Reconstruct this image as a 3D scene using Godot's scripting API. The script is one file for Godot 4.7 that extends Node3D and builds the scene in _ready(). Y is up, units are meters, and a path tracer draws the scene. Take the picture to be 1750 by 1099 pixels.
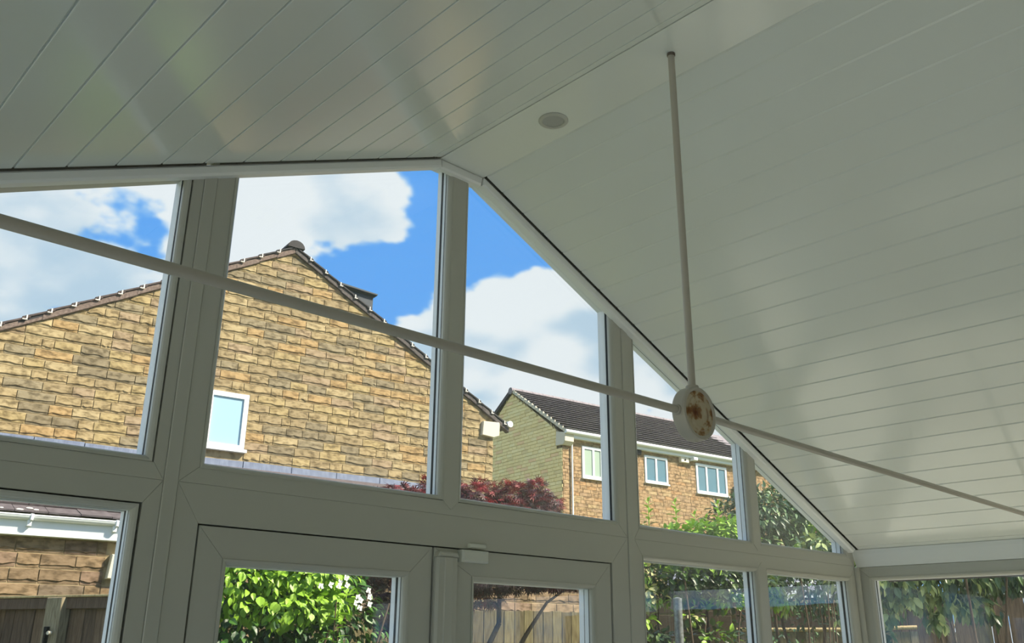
extends Node3D
# A garden room with a gabled glass end, seen from inside near its left wall.
# World: x runs right along the glazed gable, y up, z into the room; the inner face of the gable frames is z = 0.

const EYE := Vector3(0, 1.75, 2.1)
const CAM_X := Vector3(0.72861204, 0.00733241, 0.68488738)
const CAM_Y := Vector3(-0.2352675, 0.94178069, 0.24020477)
const CAM_Z := Vector3(-0.64325244, -0.33614783, 0.68791783)
const FOCAL := 1539.34          # in pixels of a 1750 x 1099 picture
const TO_SUN := Vector3(0.44, 0.64, 0.56)

const FLAT_Y := 3.2565          # level strip of ceiling along the ridge
const FLAT_L := 1.615
const FLAT_R := 1.806
const SL := 0.4253              # fall of the left slope per metre
const SR := 0.4539
const WALL_L := -0.93
const WALL_R := 4.22
const BACK := 4.3

var M := {}
var rng := RandomNumberGenerator.new()
var taken := {}


func _ready() -> void:
	rng.seed = 20240611
	view_and_light()
	materials()
	room_shell()
	ceiling_boards()
	gable_glazing()
	side_walls()
	fittings()
	ground_outside()
	house_near()
	house_far()
	garage()
	fences()
	plants()


# ---------------------------------------------------------------- camera, sky, sun, exposure
func view_and_light() -> void:
	var cam := Camera3D.new()
	cam.name = "camera"
	add_child(cam)
	cam.transform = Transform3D(Basis(CAM_X, CAM_Y, CAM_Z), EYE)
	cam.fov = rad_to_deg(2.0 * atan(549.5 / FOCAL))
	cam.near = 0.02
	cam.far = 400.0
	cam.current = true
	var env := Environment.new()
	env.background_mode = Environment.BG_SKY
	env.sky = Sky.new()
	env.sky.sky_material = sky_material()
	env.ambient_light_source = Environment.AMBIENT_SOURCE_SKY
	env.reflected_light_source = Environment.REFLECTION_SOURCE_SKY
	env.tonemap_mode = Environment.TONE_MAPPER_LINEAR
	env.tonemap_exposure = 1.0
	env.sdfgi_enabled = true
	env.ssao_enabled = true
	env.ssil_enabled = true
	var we := WorldEnvironment.new()
	we.name = "world_environment"
	we.environment = env
	add_child(we)
	var sun := DirectionalLight3D.new()
	sun.name = "sun"
	add_child(sun)
	sun.look_at_from_position(TO_SUN * 10.0, Vector3.ZERO, Vector3.UP)
	sun.light_color = Color(1.0, 0.95, 0.86)
	sun.light_energy = 3.4
	sun.light_angular_distance = 5.0
	sun.shadow_enabled = true
	sun.sky_mode = DirectionalLight3D.SKY_MODE_LIGHT_ONLY


func toward(px: float, py: float) -> Vector3:      # direction of a line of sight of the photograph, for laying out clouds
	return (CAM_X * ((px - 875.0) / FOCAL) - CAM_Y * ((py - 549.5) / FOCAL) - CAM_Z).normalized()


var cloud_noise := FastNoiseLite.new()
var wisp_noise := FastNoiseLite.new()
var banks: Array = []


func sky_color(d: Vector3) -> Color:
	if d.y < -0.02:
		return Color(0.52, 0.56, 0.53)
	var k := 1.0 / (maxf(d.y, 0.0) + 0.30)
	var q := Vector3(d.x * k, d.y * 0.6, d.z * k)
	var n := cloud_noise.get_noise_3dv(q * 100.0)
	var fine := cloud_noise.get_noise_3dv(q * 330.0 + Vector3(140, 9, 73))
	var lean := 0.0
	for b in banks:
		var a: float = (d - (b[0] as Vector3)).length_squared() / (b[1] * b[1])
		if a < 5.0:
			lean += b[2] * exp(-a)
	var thick := n * 0.85 + fine * 0.42 + 0.13 + lean
	var cover := smoothstep(-0.05, 0.17, thick)
	var hazy := pow(1.0 - clampf(d.y, 0.0, 1.0), 4.0)
	var blue := Color(0.375, 0.675, 1.0).lerp(Color(0.66, 0.83, 0.98), hazy * 0.75)
	blue = blue.lerp(Color(0.27, 0.55, 0.95), clampf((d.y - 0.55) * 1.2, 0.0, 1.0))
	var grey := smoothstep(0.0, 0.75, thick * 0.30 + 0.02 - 1.1 * wisp_noise.get_noise_3dv(q * 260.0) - fine * 0.45)
	var white := Color(0.95, 0.985, 1.0).lerp(Color(0.72, 0.84, 0.925), grey * 0.85)
	return blue.lerp(white, cover)


func sky_material() -> PanoramaSkyMaterial:
	cloud_noise.seed = 11
	cloud_noise.noise_type = FastNoiseLite.TYPE_SIMPLEX_SMOOTH
	cloud_noise.frequency = 0.026
	cloud_noise.fractal_octaves = 5
	cloud_noise.fractal_gain = 0.52
	wisp_noise.seed = 5
	wisp_noise.frequency = 0.012
	wisp_noise.fractal_octaves = 3
	banks = [[toward(100, 540), 0.16, 0.40], [toward(60, 340), 0.08, 0.22], [toward(230, 295), 0.05, 0.25], [toward(185, 355), 0.05, -0.42], [toward(262, 392), 0.035, -0.45], [toward(270, 450), 0.03, -0.25],
		[toward(500, 335), 0.08, 0.50], [toward(630, 335), 0.07, 0.45], [toward(640, 480), 0.08, -0.65], [toward(430, 440), 0.045, -0.5], [toward(540, 455), 0.05, -0.55], [toward(745, 430), 0.055, -0.5],
		[toward(850, 370), 0.07, -0.75], [toward(775, 290), 0.05, -0.3], [toward(960, 430), 0.045, -0.5], [toward(715, 595), 0.04, 0.45], [toward(880, 590), 0.07, 0.65], [toward(985, 600), 0.06, 0.5], [toward(925, 505), 0.03, 0.35], [toward(830, 690), 0.08, 0.45], [toward(1130, 640), 0.09, 0.5], [toward(1230, 740), 0.06, 0.4]]
	var small := Image.create(1024, 512, false, Image.FORMAT_RGB8)
	sky_rows(small, 0, 1024, 0, 512)
	small.resize(4096, 2048, Image.INTERPOLATE_BILINEAR)
	sky_rows(small, 60, 980, 580, 1020)
	var m := PanoramaSkyMaterial.new()
	m.panorama = ImageTexture.create_from_image(small)
	m.energy_multiplier = 1.0
	return m


func sky_rows(im: Image, x0: int, x1: int, y0: int, y1: int) -> void:
	var w := im.get_width()
	var h := im.get_height()
	for y in range(y0, y1):
		var el := PI * (0.5 - (y + 0.5) / h)
		var c := cos(el)
		var s := sin(el)
		for x in range(x0, x1):
			var az := TAU * (x + 0.5) / w
			im.set_pixel(x, y, sky_color(Vector3(sin(az) * c, s, -cos(az) * c)))


# ---------------------------------------------------------------- mesh helpers
class Mb:
	var v := PackedVector3Array()
	var n := PackedVector3Array()

	func tri(a: Vector3, b: Vector3, c: Vector3) -> void:       # counter-clockwise seen from outside
		var k := (b - a).cross(c - a).normalized()
		v.append(a); v.append(c); v.append(b)
		n.append(k); n.append(k); n.append(k)

	func quad(a: Vector3, b: Vector3, c: Vector3, d: Vector3) -> void:
		tri(a, b, c)
		tri(a, c, d)

	func stri(a: Vector3, b: Vector3, c: Vector3, na: Vector3, nb: Vector3, nc: Vector3) -> void:
		v.append(a); v.append(c); v.append(b)
		n.append(na); n.append(nc); n.append(nb)

	func squad(a: Vector3, b: Vector3, c: Vector3, d: Vector3, na: Vector3, nb: Vector3, nc: Vector3, nd: Vector3) -> void:
		stri(a, b, c, na, nb, nc)
		stri(a, c, d, na, nc, nd)

	func box(lo: Vector3, hi: Vector3, bev := 0.0) -> void:
		var p := PackedVector2Array([Vector2(lo.x, lo.y), Vector2(hi.x, lo.y), Vector2(hi.x, hi.y), Vector2(lo.x, hi.y)])
		prism(p, lo.z, hi.z, bev)

	func inset(p: PackedVector2Array, d: float) -> PackedVector2Array:
		var out := PackedVector2Array()
		var k := p.size()
		for i in k:
			var a := p[(i + k - 1) % k]
			var b := p[i]
			var c := p[(i + 1) % k]
			var e := (b - a).normalized()
			var g := (c - b).normalized()
			var ne := Vector2(-e.y, e.x)
			var ng := Vector2(-g.y, g.x)
			var m := ne + ng
			var q := maxf(0.15, 1.0 + ne.dot(ng))
			out.append(b + m * (d / q))
		return out

	func prism(p: PackedVector2Array, z0: float, z1: float, bev := 0.0) -> void:      # counter-clockwise outline, front towards +z
		var k := p.size()
		var f := p
		var zf := z1
		if bev > 0.0:
			f = inset(p, bev)
			for i in k:
				var j := (i + 1) % k
				quad(v3(p[i], z1 - bev), v3(p[j], z1 - bev), v3(f[j], z1), v3(f[i], z1))
			zf = z1 - bev
		for i in k:
			var j := (i + 1) % k
			quad(v3(p[i], z0), v3(p[j], z0), v3(p[j], zf), v3(p[i], zf))
		var t := Geometry2D.triangulate_polygon(f)
		for i in range(0, t.size(), 3):
			var a := f[t[i]]
			var b := f[t[i + 1]]
			var c := f[t[i + 2]]
			if (b - a).cross(c - a) < 0.0:
				var s := b
				b = c
				c = s
			tri(v3(a, z1), v3(b, z1), v3(c, z1))
			tri(v3(a, z0), v3(c, z0), v3(b, z0))

	func v3(a: Vector2, z: float) -> Vector3:
		return Vector3(a.x, a.y, z)

	func ring(p: PackedVector2Array, q: PackedVector2Array, z0: float, z1: float) -> void:   # p inner outline, q outer
		var k := p.size()
		for i in k:
			var j := (i + 1) % k
			quad(v3(p[j], z0), v3(p[i], z0), v3(p[i], z1), v3(p[j], z1))
			quad(v3(q[i], z0), v3(q[j], z0), v3(q[j], z1), v3(q[i], z1))
			quad(v3(q[i], z1), v3(q[j], z1), v3(p[j], z1), v3(p[i], z1))
			quad(v3(p[i], z0), v3(p[j], z0), v3(q[j], z0), v3(q[i], z0))

	func tube(a: Vector3, b: Vector3, ra: float, rb: float, sides := 16, caps := true) -> void:
		var d := (b - a).normalized()
		var x := d.cross(Vector3.UP if absf(d.y) < 0.9 else Vector3.RIGHT).normalized()
		var y := d.cross(x)
		for i in sides:
			var s := TAU * i / sides
			var t := TAU * (i + 1) / sides
			var u := x * cos(s) + y * sin(s)
			var w := x * cos(t) + y * sin(t)
			squad(a + u * ra, a + w * ra, b + w * rb, b + u * rb, u, w, w, u)
			if caps:
				tri(a, a + w * ra, a + u * ra)
				tri(b, b + u * rb, b + w * rb)

	func lathe(profile: PackedVector2Array, at: Vector3, axis: Vector3, sides := 40) -> void:   # (radius, height along axis)
		var x := axis.cross(Vector3.UP if absf(axis.y) < 0.9 else Vector3.RIGHT).normalized()
		var y := axis.cross(x)
		for i in sides:
			var s := TAU * i / sides
			var t := TAU * (i + 1) / sides
			var u := x * cos(s) + y * sin(s)
			var w := x * cos(t) + y * sin(t)
			for k in profile.size() - 1:
				var p := profile[k]
				var q := profile[k + 1]
				var e := (q - p).normalized()
				var nu := u * e.y - axis * e.x
				var nw := w * e.y - axis * e.x
				squad(at + u * p.x + axis * p.y, at + w * p.x + axis * p.y, at + w * q.x + axis * q.y, at + u * q.x + axis * q.y, nu, nw, nw, nu)

	func moved(t: Transform3D) -> Mb:
		for i in v.size():
			v[i] = t * v[i]
			n[i] = (t.basis * n[i]).normalized()
		return self

	func mesh() -> ArrayMesh:
		var a := []
		a.resize(Mesh.ARRAY_MAX)
		a[Mesh.ARRAY_VERTEX] = v
		a[Mesh.ARRAY_NORMAL] = n
		var m := ArrayMesh.new()
		m.add_surface_from_arrays(Mesh.PRIMITIVE_TRIANGLES, a)
		return m


func poly(a: Array) -> PackedVector2Array:
	var out := PackedVector2Array()
	for i in range(0, a.size(), 2):
		out.append(Vector2(a[i], a[i + 1]))
	return out


func numbered(nm: String) -> String:
	var k: int = taken.get(nm, 0)
	taken[nm] = k + 1
	return nm if k == 0 else "%s_%03d" % [nm, k]


func tag(o: Node3D, label: String, category: String, group := "", kind := "") -> void:
	o.set_meta("label", label)
	o.set_meta("category", category)
	if group:
		o.set_meta("group", group)
	if kind:
		o.set_meta("kind", kind)


func thing(nm: String, label: String, category: String, at := Transform3D(), group := "", kind := "") -> Node3D:
	var o := Node3D.new()
	o.name = numbered(nm)
	add_child(o)
	o.transform = at
	tag(o, label, category, group, kind)
	return o


func structure(nm: String, label: String, category: String, at := Transform3D()) -> Node3D:
	var o := Node3D.new()
	o.name = nm
	add_child(o)
	o.transform = at
	tag(o, label, category, "", "structure")
	return o


func part(parent: Node3D, nm: String, mesh: Mesh, mat: Material, at := Transform3D()) -> MeshInstance3D:
	var o := MeshInstance3D.new()
	o.name = nm
	o.mesh = mesh
	o.material_override = mat
	o.transform = at
	parent.add_child(o, true)
	return o


func solid(nm: String, mb: Mb, mat: Material, label: String, category: String, group := "", kind := "") -> MeshInstance3D:
	var o := MeshInstance3D.new()
	o.name = numbered(nm) if kind != "structure" else nm
	o.mesh = mb.mesh()
	o.material_override = mat
	add_child(o)
	tag(o, label, category, group, kind)
	return o


# ---------------------------------------------------------------- materials
func noise_texture(seed_: int, freq: float, octaves: int, ramp: Array, size := 512, as_normal := false, gain := 0.5) -> NoiseTexture2D:
	var fn := FastNoiseLite.new()
	fn.seed = seed_
	fn.frequency = freq
	fn.fractal_octaves = octaves
	fn.fractal_gain = gain
	var t := NoiseTexture2D.new()
	t.width = size
	t.height = size
	t.seamless = true
	t.noise = fn
	t.as_normal_map = as_normal
	if ramp.size() > 0:
		var g := Gradient.new()
		var offs := PackedFloat32Array()
		var cols := PackedColorArray()
		for i in range(0, ramp.size(), 2):
			offs.append(ramp[i])
			cols.append(ramp[i + 1])
		g.offsets = offs
		g.colors = cols
		t.color_ramp = g
	return t


func mat(nm: String, c: Color, rough := 0.6, metal := 0.0) -> StandardMaterial3D:
	var m := StandardMaterial3D.new()
	m.resource_name = nm
	m.albedo_color = c
	m.roughness = rough
	m.metallic = metal
	M[nm] = m
	return m


func textured(m: StandardMaterial3D, t: Texture2D, scale: Vector3, bump: Texture2D = null, cm := 0.5) -> StandardMaterial3D:
	m.albedo_texture = t
	m.uv1_triplanar = true
	m.uv1_world_triplanar = true
	m.uv1_scale = scale
	if bump:
		m.heightmap_enabled = true
		m.heightmap_texture = bump
		m.heightmap_scale = cm
	return m


func materials() -> void:
	var soft := noise_texture(3, 0.01, 4, [0.0, Color(0.93, 0.93, 0.93), 1.0, Color.WHITE], 512)
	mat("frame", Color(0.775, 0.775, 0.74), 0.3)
	mat("board", Color(0.93, 0.945, 0.925), 0.16)
	mat("outer_frame", Color(0.98, 0.99, 1.0), 0.4)
	mat("trim", Color(0.97, 0.98, 0.98), 0.3)
	mat("seal", Color(0.035, 0.035, 0.04), 0.6)
	mat("spacer", Color(0.95, 0.97, 0.99), 0.3, 0.0)
	mat("dark", Color(0.05, 0.05, 0.05), 0.8)
	var g := mat("glass", Color(0.95, 1.0, 0.98, 0.025), 0.0)
	g.transparency = BaseMaterial3D.TRANSPARENCY_ALPHA
	mat("plaster", Color(0.46, 0.42, 0.36), 0.9)
	textured(mat("tile", Color(0.88, 0.90, 0.87), 0.3), soft, Vector3(0.5, 0.5, 0.5))
	mat("rod", Color(0.74, 0.715, 0.67), 0.3)
	var rust := noise_texture(21, 0.035, 4, [0.0, Color(0.40, 0.20, 0.07), 0.34, Color(0.60, 0.42, 0.22), 0.52, Color(0.82, 0.78, 0.68), 1.0, Color(0.86, 0.83, 0.76)], 256)
	var rm := textured(mat("rust", Color(0.95, 0.93, 0.9), 0.55), rust, Vector3(2.6, 2.6, 2.6), noise_texture(8, 0.02, 3, [], 256), 0.25)
	rm.uv1_world_triplanar = false
	mat("bracket", Color(0.42, 0.38, 0.34), 0.6)
	mat("sensor", Color(0.88, 0.89, 0.86), 0.45)
	mat("diffuser", Color(0.72, 0.72, 0.70), 0.7)
	# outside
	var stain := noise_texture(31, 0.012, 5, [0.0, Color(0.42, 0.40, 0.36), 0.30, Color(0.70, 0.68, 0.63), 0.55, Color(0.93, 0.92, 0.90), 1.0, Color(1, 1, 1)], 1024, false, 0.6)
	var grain := noise_texture(32, 0.05, 4, [], 512)
	var tones := [Color(0.675, 0.61, 0.465), Color(0.63, 0.57, 0.44), Color(0.71, 0.65, 0.505), Color(0.59, 0.55, 0.45), Color(0.70, 0.60, 0.43), Color(0.65, 0.58, 0.475), Color(0.555, 0.515, 0.42), Color(0.69, 0.625, 0.46)]
	for i in tones.size():
		textured(mat("brown%d" % i, Color(tones[i].r * 0.86, tones[i].g * 0.82, tones[i].b * 0.84), 0.92), stain, Vector3(0.42, 0.75, 0.42), grain, 0.35)
	for i in tones.size():
		textured(mat("stone%d" % i, tones[i], 0.92), stain, Vector3(0.42, 0.75, 0.42), grain, 0.35)
	tones = [Color(1.0, 0.93, 0.68), Color(1.0, 0.94, 0.71), Color(0.98, 0.90, 0.65), Color(0.99, 0.86, 0.66), Color(1.0, 0.95, 0.72), Color(0.94, 0.87, 0.64)]  # far gable stones, lightened in colour to stand for light on that side
	for i in tones.size():
		textured(mat("pale%d" % i, tones[i], 0.92), soft, Vector3(0.3, 0.5, 0.3))
	tones = [Color(0.72, 0.61, 0.47), Color(0.74, 0.64, 0.49), Color(0.74, 0.60, 0.435), Color(0.685, 0.585, 0.465), Color(0.75, 0.66, 0.51)]
	for i in tones.size():
		textured(mat("tan%d" % i, tones[i], 0.92), stain, Vector3(0.35, 0.6, 0.35))
	textured(mat("mortar", Color(0.66, 0.60, 0.47), 0.95), stain, Vector3(0.4, 0.4, 0.4))
	mat("kneeler", Color(0.84, 0.82, 0.74), 0.85)
	var slate := noise_texture(41, 0.02, 5, [0.0, Color(0.62, 0.60, 0.60), 1.0, Color(1, 1, 1)], 512)
	textured(mat("tile_dark", Color(0.20, 0.20, 0.225), 0.75), slate, Vector3(0.9, 0.9, 0.9))
	textured(mat("tile_brown", Color(0.37, 0.325, 0.32), 0.8), slate, Vector3(0.9, 0.9, 0.9))
	textured(mat("tile_grey", Color(0.66, 0.64, 0.67), 0.8), slate, Vector3(0.9, 0.9, 0.9))
	textured(mat("bedding", Color(0.56, 0.50, 0.465), 0.95), slate, Vector3(2, 2, 2))
	textured(mat("lead", Color(0.52, 0.57, 0.66), 0.5), noise_texture(45, 0.03, 4, [0.0, Color(0.75, 0.76, 0.8), 1.0, Color(1, 1, 1)], 256), Vector3(3, 0.5, 3))
	textured(mat("tile_roof", Color(0.44, 0.41, 0.42), 0.8), slate, Vector3(0.9, 0.9, 0.9))
	textured(mat("tile_blue", Color(0.50, 0.53, 0.60), 0.8), slate, Vector3(0.9, 0.9, 0.9))
	mat("gap_shade", Color(0.11, 0.105, 0.11), 0.95)  # near-black colour standing for the shade between the far roof's tile courses
	textured(mat("verge_grey", Color(0.42, 0.40, 0.395), 0.9), slate, Vector3(2, 2, 2))
	mat("lichen", Color(0.90, 0.89, 0.85), 0.95)
	mat("dormer", Color(0.225, 0.26, 0.295), 0.7)
	mat("upvc_out", Color(0.92, 0.95, 0.96), 0.35)
	mat("pane_pale", Color(0.62, 0.76, 0.83), 0.12)
	mat("pane_blue", Color(0.37, 0.51, 0.58), 0.06)
	mat("pane_curtain", Color(0.64, 0.72, 0.66), 0.3)
	mat("alarm", Color(0.90, 0.88, 0.82), 0.5)
	var wood := noise_texture(51, 0.03, 5, [0.0, Color(0.55, 0.5, 0.46), 0.5, Color(0.85, 0.83, 0.8), 1.0, Color(1.0, 1.0, 1.0)], 512)
	textured(mat("wood_brown", Color(0.52, 0.44, 0.36), 0.9), wood, Vector3(4, 0.35, 4))
	textured(mat("wood_brown2", Color(0.44, 0.37, 0.31), 0.9), wood, Vector3(4, 0.35, 4))
	textured(mat("wood_grey", Color(0.66, 0.63, 0.53), 0.9), wood, Vector3(5, 0.5, 5))
	textured(mat("wood_pale", Color(0.86, 0.79, 0.60), 0.9), wood, Vector3(3, 3, 3))
	textured(mat("wood_dark", Color(0.33, 0.29, 0.23), 0.9), wood, Vector3(0.5, 4, 0.5))
	textured(mat("wood_green", Color(0.56, 0.53, 0.38), 0.9), wood, Vector3(4, 0.35, 4))
	textured(mat("wood_green2", Color(0.48, 0.45, 0.33), 0.9), wood, Vector3(4, 0.35, 4))
	textured(mat("wood_red", Color(0.62, 0.50, 0.40), 0.9), wood, Vector3(4, 0.35, 4))
	mat("iron", Color(0.06, 0.06, 0.065), 0.45, 0.6)
	textured(mat("galvanised", Color(0.66, 0.70, 0.70), 0.45, 0.5), slate, Vector3(4, 4, 4))
	textured(mat("paving", Color(0.84, 0.85, 0.81), 0.9), soft, Vector3(0.6, 0.6, 0.6))
	textured(mat("lawn", Color(0.47, 0.50, 0.28), 1.0), noise_texture(61, 0.05, 4, [0.0, Color(0.6, 0.6, 0.5), 1.0, Color(1, 1, 1)], 512), Vector3(0.5, 0.5, 0.5))


# ---------------------------------------------------------------- the room
func ceil_at(x: float) -> float:
	if x < FLAT_L:
		return FLAT_Y - SL * (FLAT_L - x)
	if x > FLAT_R:
		return FLAT_Y - SR * (x - FLAT_R)
	return FLAT_Y


func room_shell() -> void:
	var mb := Mb.new()
	mb.box(Vector3(WALL_L - 0.3, -0.25, -0.25), Vector3(WALL_R + 0.3, 0.0, BACK + 0.3))
	solid("floor", mb, M.tile, "pale cream tiled floor of the garden room", "floor", "", "structure")
	mb = Mb.new()
	mb.prism(poly([WALL_L - 0.3, 0, WALL_R + 0.3, 0, WALL_R + 0.3, 2.05, FLAT_R, 3.36, FLAT_L, 3.36, WALL_L - 0.3, 2.05]), BACK, BACK + 0.3)
	solid("wall_back", mb, M.plaster, "cream plastered house wall behind the viewer", "wall", "", "structure")
	mb = Mb.new()
	mb.box(Vector3(WALL_L - 0.27, -0.25, -0.25), Vector3(0.884, 0.6, 0.0), 0.004)
	mb.box(Vector3(2.534, -0.25, -0.25), Vector3(WALL_R + 0.27, 0.6, 0.0), 0.004)
	solid("wall_front", mb, M.plaster, "low plastered wall under the gable windows beside the doors", "wall", "", "structure")
	mb = Mb.new()
	mb.box(Vector3(WALL_R, -0.25, 0.0), Vector3(WALL_R + 0.27, 0.6, BACK), 0.004)
	solid("wall_right", mb, M.plaster, "low plastered wall under the right side windows", "wall", "", "structure")
	mb = Mb.new()
	mb.box(Vector3(WALL_L - 0.27, -0.25, 0.0), Vector3(WALL_L, 0.04, BACK), 0.004)
	solid("wall_left", mb, M.plaster, "low threshold under the full height left side windows", "wall", "", "structure")
	mb = Mb.new()
	mb.box(Vector3(3.80, 0.6, 0.01), Vector3(WALL_R - 0.001, 0.63, BACK), 0.006)  # unseen board, added and made deep to bounce sun onto the eaves
	solid("trim_7", mb, M.frame, "added unseen white board along the right side windows, made deep to bounce sunlight up", "trim", "", "structure")


func board_mesh(w: float, length: float) -> ArrayMesh:     # local x down the slope, y into the room, z along the ridge; V groove halves at both edges
	var mb := Mb.new()
	var g := 0.0062
	var d := 0.0034
	var pr := PackedVector2Array([Vector2(0.0, -0.014), Vector2(w, -0.014), Vector2(w, -0.0007), Vector2(w - 0.0012, 0.0), Vector2(g + 0.001, 0.0), Vector2(g, -0.0002), Vector2(0.0012, -d), Vector2(0.0, -d)])
	mb.prism(pr, 0.0, length)
	return mb.mesh()


func ceiling_boards() -> void:
	var c := structure("ceiling", "glossy white boarded ceiling of two slopes meeting at a level ridge strip", "ceiling")
	var z0 := 0.034
	var len_ := BACK - z0
	# left slope: local x runs down and to the left
	var dl := Vector3(-1, -SL, 0).normalized()
	var nl := Vector3(SL, -1, 0).normalized()
	var wl := 0.1068 * sqrt(1.0 + SL * SL)
	var bl := board_mesh(wl, len_)
	var t0 := (FLAT_L - 1.579) * sqrt(1.0 + SL * SL)
	var top := board_mesh(t0, len_)
	part(c, "ceiling_board", top, M.board, Transform3D(Basis(dl, nl, Vector3(0, 0, 1)), Vector3(FLAT_L, FLAT_Y, z0)))
	var s := t0
	while FLAT_L + dl.x * s > WALL_L - 0.05:
		part(c, "ceiling_board", bl, M.board, Transform3D(Basis(dl, nl, Vector3(0, 0, 1)), Vector3(FLAT_L, FLAT_Y, z0) + dl * s))
		s += wl
	# right slope
	var dr := Vector3(1, -SR, 0).normalized()
	var nr := Vector3(-SR, -1, 0).normalized()
	var wr := 0.0989 * sqrt(1.0 + SR * SR)
	var br := board_mesh(wr, len_)
	t0 = (1.8815 - FLAT_R) * sqrt(1.0 + SR * SR)
	top = board_mesh(t0, len_)
	part(c, "ceiling_board", top, M.board, Transform3D(Basis(dr, nr, Vector3(0, 0, 1)), Vector3(FLAT_R, FLAT_Y, z0)))
	s = t0
	while FLAT_R + dr.x * s < WALL_R - 0.02:
		part(c, "ceiling_board", br, M.board, Transform3D(Basis(dr, nr, Vector3(0, 0, 1)), Vector3(FLAT_R, FLAT_Y, z0) + dr * s))
		s += wr
	var mb := Mb.new()
	mb.box(Vector3(FLAT_L + 0.0008, FLAT_Y, -0.001), Vector3(FLAT_R, FLAT_Y + 0.014, BACK))
	part(c, "ridge_panel", mb.mesh(), M.board)
	mb = Mb.new()
	mb.prism(poly([WALL_L - 0.45, ceil_at(WALL_L - 0.45) + 0.1, FLAT_L, FLAT_Y + 0.1, FLAT_R, FLAT_Y + 0.1, WALL_R + 0.45, ceil_at(WALL_R + 0.45) + 0.1, WALL_R + 0.45, ceil_at(WALL_R + 0.45) + 0.24, FLAT_R, FLAT_Y + 0.25, FLAT_L, FLAT_Y + 0.25, WALL_L - 0.45, ceil_at(WALL_L - 0.45) + 0.24]), -0.061, BACK + 0.3)
	part(c, "roof_deck", mb.mesh(), M.tile_dark)
	# strip along the top of the gable frames, a fine gap below the boards
	var t := structure("trim_1", "white strip along the top of the gable under the ceiling boards", "trim")
	var g := 0.0024
	var hgt := 0.031
	var xl := -0.72
	mb = Mb.new()
	mb.prism(poly([xl, ceil_at(xl) - g - hgt, FLAT_L + 0.004, FLAT_Y - g - hgt, FLAT_L, FLAT_Y - g, xl, ceil_at(xl) - g]), -0.002, 0.03, 0.006)
	part(t, "trim_strip", mb.mesh(), M.trim)
	mb = Mb.new()
	mb.prism(poly([FLAT_L + 0.005, FLAT_Y - g - hgt, FLAT_R - 0.008, FLAT_Y - g - hgt, FLAT_R - 0.001, FLAT_Y + 0.0005, FLAT_L, FLAT_Y + 0.0005]), -0.002, 0.022, 0.006)
	part(t, "trim_strip", mb.mesh(), M.trim)
	var xr := 4.175
	mb = Mb.new()
	mb.prism(poly([FLAT_R - 0.007, FLAT_Y - g - hgt, xr - 0.03, ceil_at(xr - 0.03) - g - hgt, xr, ceil_at(xr) - g, FLAT_R, FLAT_Y - g]), -0.002, 0.03, 0.006)
	part(t, "trim_strip", mb.mesh(), M.trim)
	# what closes the gable above the frames
	mb = Mb.new()
	mb.prism(poly([WALL_L - 0.27, ceil_at(WALL_L - 0.27) + 0.02, FLAT_L, FLAT_Y + 0.035, FLAT_R, FLAT_Y + 0.035, WALL_R + 0.27, ceil_at(WALL_R + 0.27) + 0.02, WALL_R + 0.27, ceil_at(WALL_R + 0.27) + 0.12, FLAT_R, FLAT_Y + 0.12, FLAT_L, FLAT_Y + 0.12, WALL_L - 0.27, ceil_at(WALL_L - 0.27) + 0.12]), -0.06, 0.0)
	part(c, "gable_packer", mb.mesh(), M.frame)
	# covings at the eaves
	mb = Mb.new()
	mb.prism(poly([4.182, 2.1755, 4.188, 2.158, 4.202, 2.125, 4.214, 2.099, 4.32, 2.099, 4.32, 2.16]), 0.0, BACK)
	solid("trim_2", mb, M.trim, "smooth white coving between the right ceiling slope and the side windows", "trim", "", "structure")
	mb = Mb.new()
	mb.prism(poly([WALL_L - 0.1, 2.10, WALL_L + 0.006, 2.10, WALL_L + 0.03, 2.15, WALL_L + 0.045, 2.1955, WALL_L - 0.1, 2.17]), 0.0, BACK)
	solid("trim_3", mb, M.trim, "smooth white coving between the left ceiling slope and the side windows", "trim", "", "structure")
	# cover strips where the frames are coupled
	for k in 2:
		var x0: float = [0.8505, 2.5335][k]
		var x1: float = [0.8845, 2.5695][k]
		mb = Mb.new()
		mb.prism(poly([x0, 0.0, x1, 0.0, x1, ceil_at(x1) - 0.02, x0, ceil_at(x0) - 0.02]), -0.06, [0.0035, 0.0035][k], 0.002)
		solid("trim_%d" % (4 + k), mb, M.frame, ["white cover strip between the left gable frames and the doors", "white cover strip between the doors and the right gable frames"][k], "trim", "", "structure")
	mb = Mb.new()
	mb.tube(Vector3(4.199, 0.6, 0.006), Vector3(4.199, 2.097, 0.006), 0.014, 0.014, 20)
	solid("trim_6", mb, M.frame, "rounded white corner bead between the gable and the right side windows", "trim", "", "structure")


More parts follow.
